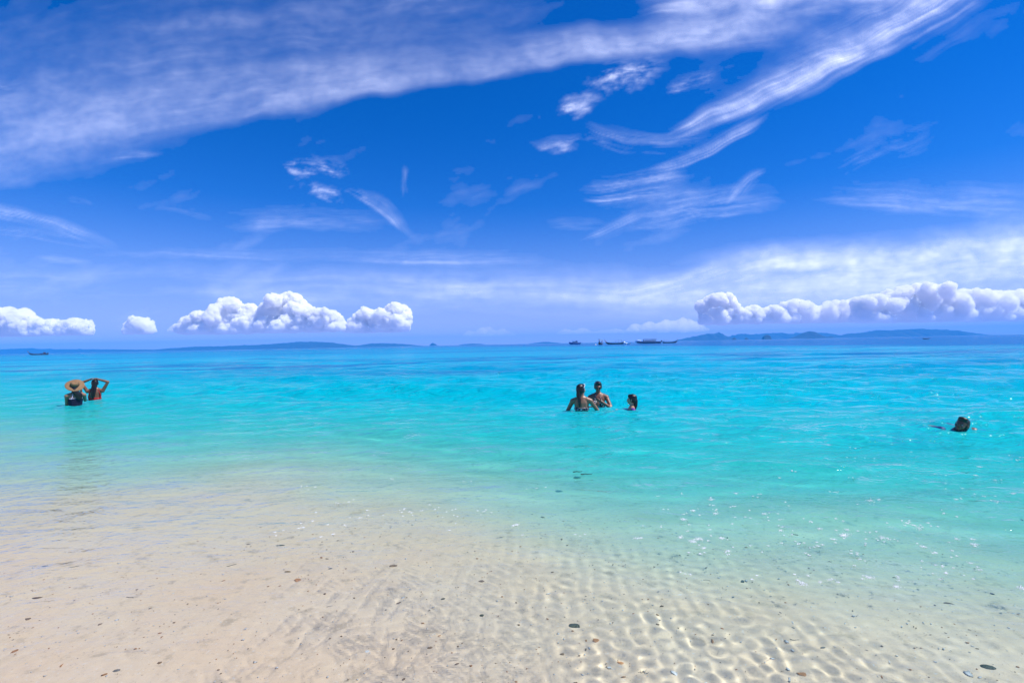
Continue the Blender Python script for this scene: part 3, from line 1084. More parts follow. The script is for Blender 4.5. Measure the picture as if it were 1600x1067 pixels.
class Head:
    """head in its own axes: origin at the top of the neck, face towards -y, crown at z = 0.205"""
    def __init__(self, origin, Rm, s=1.0):
        self.o, self.R, self.s = vv(*origin), Rm, s

    def p(self, *a): return self.o + self.R @ (vv(*a) * self.s)

    def add(self, b):
        s, Rm = self.s, self.R

        def el(p, r): b.ball(self.p(*p), vv(*r) * s, 2, Rm)
        el((0, 0.018, 0.115), (0.074, 0.092, 0.088))          # skull
        el((0, -0.022, 0.075), (0.060, 0.062, 0.068))         # face
        el((0, -0.040, 0.022), (0.040, 0.040, 0.030))         # jaw
        el((0, -0.066, 0.008), (0.020, 0.018, 0.015))         # chin
        el((0, -0.070, 0.112), (0.048, 0.016, 0.012))         # brow
        el((0, -0.088, 0.082), (0.009, 0.012, 0.022))         # nose bridge
        el((0, -0.096, 0.066), (0.013, 0.014, 0.011))         # nose tip
        el((0, -0.078, 0.040), (0.022, 0.010, 0.010))         # mouth
        for q in (-1, 1):
            el((q * 0.036, -0.062, 0.068), (0.020, 0.018, 0.018))   # cheek
            el((q * 0.076, 0.012, 0.085), (0.010, 0.018, 0.030))    # ear
        b.chain([(*self.p(0, 0.010, 0.03), 0.050 * s), (*self.p(0, 0.014, -0.07), 0.050 * s)], 0.4)

    def features(self, body):
        s = self.s
        for q in (-1, 1):
            e = Blob().ball(self.p(q * 0.030, -0.073, 0.094), vv(0.012, 0.009, 0.0055) * s, 2, self.R)
            ew = link('eye', np_mesh('eye', np.concatenate(e.c), np.concatenate(e.f)), EYE_W, body)
            e = Blob().ball(self.p(q * 0.029, -0.0805, 0.094), vv(0.0068, 0.004, 0.0056) * s, 1, self.R)
            link('iris', np_mesh('iris', np.concatenate(e.c), np.concatenate(e.f)), EYE_D, ew)
        e = Blob().ball(self.p(0, -0.086, 0.043), vv(0.021, 0.006, 0.0045) * s, 2, self.R) \
                  .ball(self.p(0, -0.085, 0.034), vv(0.017, 0.006, 0.005) * s, 2, self.R)
        link('lips', np_mesh('lips', np.concatenate(e.c), np.concatenate(e.f)), LIP, body)

    def cap(self, b, grow=1.0, back=0.0):
        """hair close to the skull"""
        s = self.s
        for (p, r) in (((0, 0.030, 0.128), (0.084, 0.094, 0.088)), ((0, 0.052, 0.085), (0.080, 0.072, 0.080)),
                       ((0, -0.018, 0.168), (0.066, 0.058, 0.044)), ((0.05, 0.03, 0.09), (0.036, 0.060, 0.060)), ((-0.05, 0.03, 0.09), (0.036, 0.060, 0.060)),
                       ((0, 0.064, 0.045 - back), (0.062, 0.046, 0.056))):
            b.ball(self.p(*p), vv(*r) * s * grow, 2, self.R)
        return b


TOR = [(0, 0.010, 0.86, 0.165, 0.115), (0, 0.012, 0.95, 0.150, 0.105), (0, 0.0, 1.06, 0.122, 0.088), (0, -0.004, 1.18, 0.140, 0.098),
       (0, 0.0, 1.28, 0.152, 0.096), (0, 0.008, 1.345, 0.120, 0.070)]
TOR_M = [(0, 0.010, 0.86, 0.155, 0.110), (0, 0.010, 0.95, 0.148, 0.105), (0, 0.0, 1.06, 0.142, 0.098), (0, -0.004, 1.18, 0.160, 0.110),
         (0, 0.0, 1.28, 0.178, 0.108), (0, 0.010, 1.345, 0.140, 0.078)]


def lerp_tor(T, z):
    zs = [p[2] for p in T]
    return [float(np.interp(z, zs, [p[k] for p in T])) for k in range(5)]


def torso_piece(T, z0, z1, grow, dz, k=1.0, n=0):
    """a sleeve of cloth that follows the torso between two heights"""
    b = Blob()
    for z in np.linspace(z0, z1, max(n, int((z1 - z0) / 0.010))):
        x, y, _, rx, ry = lerp_tor(T, z)
        b.ball((x * k, y * k, z * k + dz), ((rx + grow) * k, (ry + grow) * k, 0.018 * k), 2)
    return b


def receivers(root):
    for o in [root] + list(root.children_recursive):
        if o.type == 'MESH':
            o.cycles.is_caustics_receiver = True


def person(loc, rz, T, skin, dz, k, bed, hands, head_R, label, arm_r=0.042, spread=0.09, head_s=1.0, bust=0.0, leg_pole=(0, -1, 0)):
    """hands: [(elbow pole, wrist position, hand direction, palm normal, curl, elbow given?)] in body axes, left then right"""
    root = empty('person', loc, rz)
    tag(root, label, 'person', 'swimmers in the shallow sea')
    b = Blob()
    b.chain([(x * k, y * k, z * k + dz, rx * k, ry * k) for x, y, z, rx, ry in T], 0.22)
    for q in (-1, 1):
        sx = (T[4][3] + 0.022) * k
        sh = vv(q * sx, 0.008 * k, 1.318 * k + dz)
        b.chain([(0, 0.01 * k, 1.36 * k + dz, 0.055 * k), (q * sx * 0.55, 0.012 * k, 1.352 * k + dz, 0.050 * k), (*sh, 0.052 * k)], 0.3)
        if bust:
            b.ball((q * 0.068 * k, -0.080 * k, 1.20 * k + dz), (0.055 * k, 0.045 * k * bust, 0.052 * k))
        pole, wr, hd, pn, curl = hands[0 if q < 0 else 1]
        el, wr = two_bone(sh, vv(*wr), 0.285 * k, 0.25 * k, unit(vv(*pole)))
        b.chain([(*sh, arm_r * 1.12 * k), (*(sh * 0.5 + el * 0.5), arm_r * k), (*el, arm_r * 0.86 * k), (*(el * 0.6 + wr * 0.4), arm_r * 0.84 * k),
                 (*wr, arm_r * 0.60 * k)], 0.35)
        hand(b, wr, hd, pn, k * 0.95, curl, q)
        hip = vv(q * spread * k, 0.01 * k, 0.86 * k + dz)
        ank = vv(q * (spread + 0.02) * k, 0.06 * k, bed + 0.085 * k)
        if hip[2] - ank[2] < 0.36 * k:                     # kneeling: shins lie back on the sand
            kn = vv(q * (spread + 0.03) * k, -0.20 * k, bed + 0.06 * k)
            ank = vv(q * (spread + 0.02) * k, 0.20 * k, bed + 0.05 * k)
        else:
            kn, ank = two_bone(hip, ank, 0.41 * k, 0.40 * k, vv(*leg_pole))
        b.chain([(*hip, 0.092 * k), (*(hip * 0.5 + kn * 0.5), 0.074 * k), (*kn, 0.054 * k), (*(kn * 0.65 + ank * 0.35), 0.054 * k), (*ank, 0.036 * k)], 0.35)
        b.chain([(*(ank + vv(0, 0.03, -0.035) * k), 0.034 * k), (*(ank + vv(0, -0.11, -0.055) * k), 0.030 * k), (*(ank + vv(0, -0.17, -0.06) * k), 0.022 * k)], 0.4)
    hd_ = Head((0, 0.004 * k, 1.445 * k + dz), head_R, k * head_s)
    b.chain([(0, 0.012 * k, 1.34 * k + dz, 0.060 * k, 0.056 * k), (0, 0.006 * k, 1.45 * k + dz, 0.050 * k, 0.050 * k)], 0.3)
    hd_.add(b)
    body = b.build('body', skin, root, 0.0088, 3)
    hd_.features(body)
    return root, body, hd_


def wl(px, py):
    h = 0.0
    d = M.to_3x3() @ Vector(((px - 800) / 800, (533.5 - py) / 800, -1))
    for _ in range(25):
        k = (CAM_H - h) / -d.z
        h = 0.5 * h + 0.5 * float(water_z(d.x * k, d.y * k))
    return (d.x * k, d.y * k, h)


def bed_at(p):
    return float(-depth_at(np.array(p[0]), np.array(p[1]))) - p[2]


# woman in the straw hat, her back to the beach
p = wl(118, 633)
dz = 0.585 - 1.65
RH = rotz(-0.5) @ rotx(0.10)
root, body, hd_ = person(p, R(180) + math.atan2(-p[0], p[1]) + 0.15, TOR, SKIN, dz, 1.0, bed_at(p),
                         [((-0.30, -0.3, -0.9), (-0.155, -0.21, 0.325), (0.3, -0.1, 0.9), (0.6, 0.5, 0.1), 0.8),
                          ((0.2, 0.8, -0.3), (0.13, -0.28, -0.24), (-0.3, -0.8, -0.3), (-0.6, 0, 0.6), 0.5)],
                         RH, 'woman seen from behind in a wide straw hat and a navy swimsuit', bust=0.7)
hb = Blob()
hd_.cap(hb, 1.03)
hb.chain([(*hd_.p(0, 0.075, 0.06), 0.062, 0.05), (*hd_.p(-0.03, 0.09, -0.03), 0.075, 0.045), (-0.05, 0.115, 1.33 + dz, 0.085, 0.04), (-0.06, 0.122, 1.24 + dz, 0.06, 0.028)], 0.3)
hb.build('hair', HAIR, root, 0.010)
torso_piece(TOR, 0.80, 1.235, 0.017, dz).build('swimsuit', NAVY, root, 0.009, 2)
sb = Blob()
for q in (-1, 1):
    sb.chain([(q * 0.10, 0.094, 1.23 + dz, 0.009), (q * 0.075, 0.098, 1.29 + dz, 0.009), (q * 0.06, 0.07, 1.36 + dz, 0.009), (q * 0.07, -0.01, 1.395 + dz, 0.009)], 0.5)
sb.chain([(-0.13, 0.075, 1.245 + dz, 0.008), (0, 0.103, 1.248 + dz, 0.008), (0.13, 0.075, 1.245 + dz, 0.008)], 0.5)
sb.build('shoulder_strap', STRAP, root, 0.006, 1)
# the hat sits tipped on the back of her head
ht = empty('straw_hat', (0, 0, 0))
ht.parent = root
HR = rotz(0.15) @ rotx(-0.80) @ roty(0.22)
hc = hd_.p(0, 0.045, 0.150)


def lathe(name, prof, mat, parent, Rm, c_, seg=48, wob=0.0):
    co_, n = [], len(prof)
    for i in range(seg):
        a_ = 2 * math.pi * i / seg
        for (r_, z_) in prof:
            ww = wob * (r_ / 0.3) ** 2 * (math.sin(2 * a_ + 0.6) + 0.5 * math.sin(3 * a_ + 2))
            co_.append(c_ + Rm @ vv(r_ * math.cos(a_), r_ * math.sin(a_), z_ + ww))
    i = np.arange(seg * n).reshape(seg, n)
    j = np.roll(i, -1, 0)
    f_ = np.stack([i[:, :-1], j[:, :-1], j[:, 1:], i[:, 1:]], -1).reshape(-1, 4)
    return link(name, np_mesh(name, np.array(co_), f_), mat, parent)


lathe('brim', [(0.088, 0.000), (0.13, -0.004), (0.165, -0.011), (0.196, -0.020), (0.200, -0.024), (0.195, -0.028), (0.165, -0.018), (0.13, -0.011), (0.088, -0.008)],
      STRAW, ht, HR, hc, 56, 0.020)
lathe('crown', [(0.091, -0.002), (0.090, 0.030), (0.086, 0.062), (0.074, 0.090), (0.052, 0.102), (0.028, 0.094), (0.0005, 0.088)], STRAW, ht, HR, hc, 40)
lathe('hat_band', [(0.0905, 0.001), (0.0945, 0.002), (0.0935, 0.028), (0.0895, 0.029)], BAND, ht, HR, hc, 40)
receivers(root)

# woman in red, hands on her head
p = wl(149, 624.5)
dz = 0.575 - 1.65
k = 1.0
RH = rotz(0.15) @ rotx(0.05)
root, body, hd_ = person(p, R(180) + math.atan2(-p[0], p[1]) - 0.30, TOR, SKIN2, dz, k, bed_at(p),
                         [((-1, 0.1, 1.0), (-0.075, 0.055, 1.655 + dz), (1.0, 0.1, 0.25), (0, 0, -1), 0.35),
                          ((1, 0.1, 1.0), (0.075, 0.04, 1.66 + dz), (-1.0, 0.2, 0.25), (0, 0, -1), 0.35)],
                         RH, 'woman in a red backless swimsuit holding both hands on top of her head', bust=0.7)
hb = Blob()
hd_.cap(hb, 1.0)
hb.chain([(*hd_.p(0, 0.070, 0.07), 0.066, 0.045), (0.0, 0.098, 1.40 + dz, 0.070, 0.036), (0.01, 0.118, 1.30 + dz, 0.066, 0.030), (0.015, 0.120, 1.19 + dz, 0.050, 0.022),
          (0.015, 0.112, 1.13 + dz, 0.026, 0.014)], 0.3)
hb.build('hair', HAIR, root, 0.010)
torso_piece(TOR, 0.80, 1.125, 0.016, dz).build('swimsuit', RED, root, 0.009, 2)
sb = Blob()
for q in (-1, 1):
    sb.chain([(q * 0.118, 0.062, 1.075 + dz, 0.022, 0.012), (q * 0.138, 0.05, 1.17 + dz, 0.018, 0.012), (q * 0.118, 0.072, 1.28 + dz, 0.010, 0.010), (q * 0.08, 0.05, 1.372 + dz, 0.009, 0.009),
              (q * 0.085, -0.03, 1.37 + dz, 0.009, 0.009)], 0.5)
sb.build('shoulder_strap', RED, root, 0.007, 1)
receivers(root)

# woman with a wet ponytail, back to the beach
p = wl(909, 643.5)
dz = 0.545 - 1.65
RH = rotz(-0.55) @ rotx(-0.02)
root, body, hd_ = person(p, R(180) + math.atan2(-p[0], p[1]) - 0.05, TOR, SKIN, dz, 1.0, bed_at(p),
                         [((-0.6, 0.8, 0.2), (-0.285, -0.31, -0.15), (-0.1, -0.7, -0.7), (0.8, 0, -0.4), 0.3),
                          ((0.6, 0.8, 0.2), (0.255, -0.30, -0.17), (0.1, -0.7, -0.7), (-0.8, 0, -0.4), 0.3)],
                         RH, 'woman from behind with a wet ponytail and a black and white printed bikini', bust=0.8)
hb = Blob()
hd_.cap(hb, 1.0)
hb.chain([(*hd_.p(0, 0.095, 0.085), 0.040, 0.040), (*hd_.p(0.0, 0.110, 0.0), 0.042, 0.034), (0.03, 0.128, 1.35 + dz, 0.034, 0.026), (0.035, 0.130, 1.26 + dz, 0.024, 0.018),
          (0.035, 0.122, 1.19 + dz, 0.010, 0.010)], 0.4)
hb.build('hair', HAIR, root, 0.010)
torso_piece(TOR, 1.145, 1.190, 0.014, dz, n=5).build('bikini_top', PRINT, root, 0.008, 2)
torso_piece(TOR, 0.80, 0.93, 0.016, dz, n=6).build('bikini_bottom', PRINT, root, 0.009, 2)
gb = Blob()
for q in (-1, 1):
    gb.chain([(*hd_.p(q * 0.030, -0.055, 0.185), 0.019, 0.019)] * 2, 0.6)
    gb.chain([(*hd_.p(q * 0.06, -0.045, 0.180), 0.0065), (*hd_.p(q * 0.086, 0.035, 0.135), 0.0065)], 0.6)
gb.build('sunglasses', FRAME, root, 0.005, 1)
receivers(root)

# the one who faces the beach
p = wl(935, 637)
dz = 0.565 - 1.66
RH = rotz(0.12) @ rotx(0.16)
root, body, hd_ = person(p, math.atan2(-p[0], p[1]) - 0.05, TOR, SKIN2, dz, 1.0, bed_at(p),
                         [((-0.9, 0.2, -0.6), (-0.09, -0.17, 1.14 + dz), (0.8, -0.2, 0.5), (0, 1, 0), 0.8),
                          ((1, 0.25, -0.7), (0.08, -0.175, 1.245 + dz), (-0.9, 0.05, 0.4), (0, 1, 0.1), 0.8)],
                         RH, 'person facing the beach in dark sunglasses and a black halter top, hand on chest', bust=0.8)
hb = Blob()
hd_.cap(hb, 1.02)
hb.ball(hd_.p(0.0, -0.045, 0.186), vv(0.058, 0.036, 0.028), 2, RH)
hb.build('hair', HAIR, root, 0.010)
for q in (-1, 1):
    e = Blob().ball(hd_.p(q * 0.032, -0.088, 0.092), vv(0.027, 0.010, 0.021), 2, hd_.R)
    link('dark_lens', np_mesh('dark_lens', np.concatenate(e.c), np.concatenate(e.f)), LENS, root)
tp = torso_piece(TOR, 1.12, 1.205, 0.014, dz, n=6)
for q in (-1, 1):
    tp.ball((q * 0.068, -0.086, 1.20 + dz), (0.062, 0.048, 0.060))
    tp.chain([(q * 0.07, -0.10, 1.25 + dz, 0.016, 0.010), (q * 0.045, -0.06, 1.36 + dz, 0.011, 0.010), (q * 0.03, 0.03, 1.415 + dz, 0.010, 0.010)], 0.4)
tp.build('halter_top', PRINT, root, 0.008, 2)
torso_piece(TOR, 0.80, 0.95, 0.016, dz, n=6).build('swim_shorts', BLUEF, root, 0.009, 2)
receivers(root)

# girl in purple, only head and shoulders out of the water
p = wl(987, 641)
k = 0.84
dz = 0.30 - 1.65 * k
RH = rotz(-0.25) @ rotx(0.04)
root, body, hd_ = person(p, R(-90) + math.atan2(-p[0], p[1]) + 0.15, TOR, SKIN3, dz, k, min(bed_at(p), dz - 0.01),
                         [((-0.4, 0.6, -0.6), (-0.26, -0.26, -0.02), (0.1, -1, -0.1), (0, 0, -1), 0.3),
                          ((0.6, 0.6, -0.5), (0.24, -0.22, -0.06), (-0.2, -1, -0.1), (0, 0, -1), 0.3)],
                         RH, 'girl in a purple top, in the water to her shoulders and looking left', head_s=1.1)
hb = Blob()
hd_.cap(hb, 1.02)
hb.chain([(*hd_.p(0.0, 0.085, 0.06), 0.048, 0.045), (*hd_.p(0.01, 0.085, -0.03), 0.040, 0.036), (*hd_.p(0.045, 0.06, -0.11), 0.030, 0.026), (*hd_.p(0.06, 0.05, -0.17), 0.020, 0.018)], 0.4)
hb.build('hair', HAIR, root, 0.009)
tp = torso_piece(TOR, 0.82, 1.30, 0.014, dz, k)
for q in (-1, 1):
    tp.chain([(q * 0.150 * k, 0.008, 1.322 * k + dz, 0.056 * k), (q * 0.185 * k, 0.008, 1.312 * k + dz, 0.060 * k), (q * 0.235 * k, 0.03, 1.235 * k + dz, 0.054 * k)], 0.3)
tp.build('purple_top', PURPLE, root, 0.009, 2)
receivers(root)

# man afloat on his back at the right
p = wl(1496, 671)
root = empty('person', p, math.atan2(-p[0], p[1]))
tag(root, 'dark haired man floating in a blue shirt near the right edge', 'person', 'swimmers in the shallow sea')
b = Blob()
axis = unit(vv(-0.40, 0.92, 0.0))                    # from his head to his feet, along the surface
lat = vv(axis[1], -axis[0], 0)
sh_c = vv(0.02, 0.0, -0.055) + axis * 0.02
T2 = [(0.0, 0.13, 0.075, -0.055), (0.08, 0.175, 0.100, -0.085), (0.20, 0.160, 0.110, -0.078), (0.34, 0.145, 0.10, -0.066), (0.50, 0.155, 0.105, -0.085)]
RB = np.stack([lat, axis, vv(0, 0, 1)], 1)
prev = None
for (d0, w_, h_, z_), (d1, w1_, h1_, z1_) in zip(T2[:-1], T2[1:]):
    for u_ in np.linspace(0, 1, 5):
        q = sh_c + axis * (d0 + (d1 - d0) * u_)
        q[2] = z_ + (z1_ - z_) * u_
        b.ball(q, ((w_ + (w1_ - w_) * u_), 0.06, (h_ + (h1_ - h_) * u_)), 2, RB)
for q in (-1, 1):
    sh = sh_c + lat * q * 0.185 + axis * 0.03 + vv(0, 0, 0.028)
    if q < 0:
        el = sh + axis * 0.21 + lat * q * 0.15 + vv(0, 0, 0.018)
        wr = el + axis * 0.22 + lat * q * 0.05 + vv(0, 0, 0.025)
        hdir = axis * 0.9 + lat * q * 0.3
    else:
        el = sh + lat * q * 0.16 + axis * 0.16 + vv(0, 0, -0.12)
        wr = el + axis * 0.18 + vv(0, 0, -0.08)
        hdir = axis
    b.chain([(*sh, 0.056), (*el, 0.042), (*(el * .6 + wr * .4), 0.041), (*wr, 0.029)], 0.35)
    hand(b, wr, hdir, (0, 0, -1), 1.0, 0.25, q)
    hip = sh_c + axis * 0.52 + lat * q * 0.085 + vv(0, 0, -0.11)
    kn = hip + axis * 0.38 + lat * q * 0.05 + vv(0, 0, -0.06)
    an_ = kn + axis * 0.26 + vv(0, 0, -0.32)
    b.chain([(*hip, 0.092), (*kn, 0.060), (*(kn * .6 + an_ * .4), 0.058), (*an_, 0.040)], 0.35)
    b.chain([(*an_, 0.036), (*(an_ + axis * 0.16 + vv(0, 0, -0.02)), 0.026)], 0.4)
RH = rotz(-0.42) @ roty(0.24) @ rotx(-0.18)
hd_ = Head((0.02, -0.015, -0.012), RH, 0.92)
hd_.add(b)
body = b.build('body', SKIN2, root, 0.0088, 3)
hd_.features(body)
hb = hd_.cap(Blob(), 0.97)
hb.ball(hd_.p(0.01, -0.045, 0.190), vv(0.060, 0.034, 0.026), 2, RH)
hb.build('hair', HAIR2, root, 0.009)
bd = Blob()
for (x_, y_, z_, r_) in ((0, -0.066, 0.006, 0.021), (0.03, -0.048, 0.014, 0.021), (-0.03, -0.048, 0.014, 0.021), (0.05, -0.022, 0.03, 0.019), (-0.05, -0.022, 0.03, 0.017),
                         (0, -0.083, 0.054, 0.009), (0.016, -0.081, 0.052, 0.008), (-0.016, -0.081, 0.052, 0.008)):
    bd.ball(hd_.p(x_, y_ + 0.004, z_), r_ * 0.98)
bd.build('beard', HAIR2, root, 0.006, 1)
shb = Blob()
for d0 in np.linspace(0.05, 0.50, 12):
    w_, h_, z_ = [float(np.interp(d0, [r_[0] for r_ in T2], [r_[i] for r_ in T2])) for i in (1, 2, 3)]
    q = sh_c + axis * d0
    q[2] = z_
    shb.ball(q, (w_ + 0.014, 0.034, h_ + 0.014), 2, RB)
sh = sh_c - lat * 0.185 + axis * 0.03 + vv(0, 0, 0.028)
shb.chain([(*sh, 0.060), (*(sh + axis * 0.13 - lat * 0.11), 0.052)], 0.3)
shb.build('shirt', BLUEF, root, 0.010, 2)
receivers(root)

# ------------------------------------------------------------------ boats
WOOD_D = solid('dark_boat_wood', (0.045, 0.022, 0.014), 0.5, 0.4, var=0.3, scale=2.5)
WOOD_L = solid('worn_deck_wood', (0.22, 0.13, 0.07), 0.7, 0.3, var=0.3, scale=3)
CANVAS = solid('grey_blue_awning', (0.16, 0.24, 0.34), 0.8, 0.2, var=0.1, scale=2)
CANVAS2 = solid('navy_awning', (0.02, 0.04, 0.14), 0.8, 0.2, var=0.1, scale=2)
GEL = solid('white_gelcoat', (0.74, 0.75, 0.78), 0.25, 0.5, var=0.03, scale=1)
STRIPE = solid('navy_hull_paint', (0.012, 0.02, 0.09), 0.3, 0.5)
BLUEH = solid('blue_hull_paint', (0.02, 0.07, 0.28), 0.35, 0.5, var=0.1, scale=1)
GLASSD = solid('tinted_window', (0.015, 0.02, 0.03), 0.08, 0.8)
METAL = solid('boat_metal', (0.35, 0.36, 0.38), 0.35, 0.5, 0.8)
ENGINE = solid('engine_black', (0.02, 0.02, 0.022), 0.4, 0.5)
RIB_R = solid('red_ribbon', (0.5, 0.02, 0.03), 0.7)
RIB_Y = solid('yellow_ribbon', (0.6, 0.42, 0.03), 0.7)
BUOYM = solid('white_buoy_plastic', (0.75, 0.74, 0.72), 0.4)


def loft(name, secs, mat, parent, close=True):
    """secs: list of equal-length rings of points along the boat"""
    n = len(secs[0])
    co = np.array(secs, float).reshape(-1, 3)
    i = np.arange(len(secs) * n).reshape(len(secs), n)
    j = np.roll(i, -1, 1) if close else i
    if close:
        f = np.stack([i[:-1], i[1:], j[1:], j[:-1]], -1).reshape(-1, 4)
    else:
        f = np.stack([i[:-1, :-1], i[1:, :-1], i[1:, 1:], i[:-1, 1:]], -1).reshape(-1, 4)
    b = bmesh.new()
    vs_ = [b.verts.new(c) for c in co]
    for q in f:
        try:
            b.faces.new([vs_[k] for k in q])
        except ValueError:
            pass
    if close:
        for ring in (i[0], i[-1]):
            try:
                b.faces.new([vs_[k] for k in ring])
            except ValueError:
                pass
    return bm_obj(name, b, mat, parent)


def hull(name, prof, mat, parent, inset=0.06, floor=0.35):
    """prof: (x, half beam, keel z, sheer z); an open shell with thickness and a floor"""
    secs = []
    for (x, hb, kz, sz) in prof:
        i_ = max(hb - inset, 0.01)
        fl = kz + floor * (sz - kz)
        secs.append([(x, -hb, sz), (x, -hb * 0.96, kz + 0.55 * (sz - kz)), (x, -hb * 0.62, kz + 0.12 * (sz - kz)), (x, 0, kz),
                     (x, hb * 0.62, kz + 0.12 * (sz - kz)), (x, hb * 0.96, kz + 0.55 * (sz - kz)), (x, hb, sz),
                     (x, i_, sz), (x, i_ * 0.9, fl), (x, -i_ * 0.9, fl), (x, -i_, sz)])
    return loft(name, secs, mat, parent)


def tube(name, pts, r, mat, parent, n=8):
    P = [vv(*p) for p in pts]
    secs = []
    for k_, p in enumerate(P):
        d = unit(P[min(k_ + 1, len(P) - 1)] - P[max(k_ - 1, 0)])
        a_ = unit(np.cross(d, vv(0.3, 0.9, 0.2)))
        b_ = np.cross(d, a_)
        rr = r[k_] if isinstance(r, (list, tuple)) else r
        secs.append([p + (a_ * math.cos(u) + b_ * math.sin(u)) * rr for u in np.linspace(0, 2 * math.pi, n, endpoint=False)])
    return loft(name, secs, mat, parent)


def box(name, c, s, mat, parent, bev=0.02, taper=1.0):
    b = bmesh.new()
    bmesh.ops.create_cube(b, size=1.0)
    for v in b.verts:
        kx = taper if v.co.z > 0 else 1.0
        v.co = (v.co.x * s[0] * kx + c[0], v.co.y * s[1] * kx + c[1], v.co.z * s[2] + c[2])
    if bev:
        bmesh.ops.bevel(b, geom=b.edges[:], offset=bev, segments=2, affect='EDGES')
    return bm_obj(name, b, mat, parent)


def awning(name, x0, x1, hw, z, mat, parent, sag=0.1, slope=0.0):
    secs = []
    for x in np.linspace(x0, x1, 7):
        zz_ = z + slope * (x - x0) / (x1 - x0)
        top = [(x, y, zz_ + sag * (1 - (y / hw) ** 2)) for y in np.linspace(-hw, hw, 7)]
        bot = [(x, y, q - 0.05) for (_, y, q) in reversed(top)]
        secs.append(top + bot)
    return loft(name, secs, mat, parent)


def longtail(loc, rz, label, k=1.0, cover=True):
    """bow towards -x"""
    r = empty('longtail_boat', loc, rz)
    r.scale = (k, k, k)
    tag(r, label, 'boat', 'boats moored off the beach')
    hull('hull', [(-6.3, 0.05, 1.35, 2.15), (-5.6, 0.28, 0.45, 1.60), (-4.6, 0.62, -0.05, 1.22), (-3.0, 0.92, -0.30, 0.95), (-0.5, 1.05, -0.36, 0.80),
                  (2.5, 1.02, -0.34, 0.82), (4.6, 0.90, -0.26, 0.95), (5.6, 0.78, -0.15, 1.08)], WOOD_D, r)
    tube('prow_post', [(-6.05, 0, 1.6), (-6.5, 0, 2.3), (-6.85, 0, 3.0), (-7.0, 0, 3.55)], [0.17, 0.15, 0.13, 0.10], WOOD_D, r)
    tube('ribbon', [(-6.56, 0, 2.40), (-6.66, 0, 2.62)], 0.20, RIB_R, r)
    tube('ribbon', [(-6.70, 0, 2.70), (-6.80, 0, 2.90)], 0.19, RIB_Y, r)
    for x in (-3.0, -1.2, 0.6):
        box('thwart', (x, 0, 0.62), (0.32, 1.72, 0.06), WOOD_L, r)
    if cover:
        awning('awning', 0.2, 4.6, 1.0, 2.45, CANVAS, r, 0.12, 0.35)
        for x, zt in ((0.5, 2.42), (2.4, 2.58), (4.3, 2.72)):
            for q in (-1, 1):
                tube('awning_post', [(x, q * 0.9, 0.75), (x, q * 0.9, zt)], 0.04, WOOD_L, r, 6)
    box('engine', (5.35, 0, 1.55), (0.85, 0.45, 0.55), ENGINE, r, 0.06)
    tube('tail_shaft', [(5.7, 0, 1.5), (7.4, 0, 0.75), (8.6, 0, 0.15)], 0.045, METAL, r, 6)
    tube('tiller', [(5.0, 0, 1.6), (3.9, 0.1, 1.5)], 0.035, METAL, r, 6)
    return r


def bearing(loc): return math.atan2(-loc[0], loc[1])


def afar(px, dist):
    """water point at a bearing (photo column) and a distance"""
    return ((px - 800) / 800 * dist, dist, 0.0)


L = afar(61, 415)
o = longtail(L, bearing(L) + 0.12, 'dark longtail boat alone at the far left of the sea', 0.98, cover=False)
box('cabin', (3.2, 0, 1.55), (1.7, 1.2, 1.1), WOOD_D, o, 0.05, 0.9)
box('cargo_box', (1.2, 0, 1.05), (0.9, 0.9, 0.6), CANVAS2, o, 0.04)
L = afar(938, 300)
longtail(L, bearing(L) + R(84), 'dark longtail boat seen bow on, beside the cabin boat', 1.0)
L = afar(961, 320)
longtail(L, bearing(L) + 0.06, 'longtail boat with high prow and grey awning seen side on', 0.93)
L = afar(1046, 345)
longtail(L, bearing(L) + R(186), 'longtail boat half hidden behind the white speedboat', 0.78)

# white speedboat
L = afar(1014, 330)
r = empty('speedboat', L, bearing(L) + 0.04)
tag(r, 'long white speedboat with navy stripe and long canopy', 'boat', 'boats moored off the beach')
sp = [(-8.6, 0.06, 0.95, 1.95), (-7.4, 0.75, 0.30, 1.78), (-5.2, 1.45, -0.25, 1.55), (-2.0, 1.75, -0.42, 1.36), (3.0, 1.78, -0.42, 1.28), (7.4, 1.70, -0.36, 1.26)]
hull('hull', sp, GEL, r, 0.10, 0.6)
for q in (-1, 1):
    secs = []
    for (x, hb, kz, sz) in sp[1:]:
        z0, z1 = kz + 0.40 * (sz - kz), kz + 0.86 * (sz - kz)
        secs.append([(x, q * (hb * 0.965 - 0.02), z0), (x, q * (hb * 0.985 + 0.025), z0 + 0.02), (x, q * (hb + 0.02), z1), (x, q * (hb - 0.04), z1)])
    loft('stripe', secs, STRIPE, r)
box('foredeck', (-6.0, 0, 1.62), (2.4, 1.7, 0.12), GEL, r, 0.04, 0.85)
box('windshield', (-3.4, 0, 2.0), (0.7, 2.6, 0.9), GLASSD, r, 0.05, 0.8)
box('cabin', (0.6, 0, 1.72), (7.0, 2.7, 0.95), GEL, r, 0.06, 0.95)
for x in (-2.0, -0.6, 0.8, 2.2, 3.5):
    for q in (-1, 1):
        box('window', (x, q * 1.315, 1.95), (1.1, 0.10, 0.42), GLASSD, r, 0.02)
awning('canopy', -3.9, 4.6, 1.6, 2.78, CANVAS2, r, 0.16, -0.05)
for x in (-3.6, -1.6, 0.4, 2.4, 4.3):
    for q in (-1, 1):
        tube('canopy_post', [(x, q * 1.5, 1.3), (x, q * 1.5, 2.76)], 0.05, METAL, r, 6)
box('bench', (5.6, 0, 1.25), (0.5, 2.7, 0.55), GEL, r, 0.05)
for y in (-0.9, 0, 0.9):
    box('outboard', (7.8, y, 1.5), (0.65, 0.5, 0.95), ENGINE, r, 0.1, 0.8)
tube('mast', [(3.6, 0, 2.8), (3.7, 0, 4.6)], 0.05, METAL, r, 6)
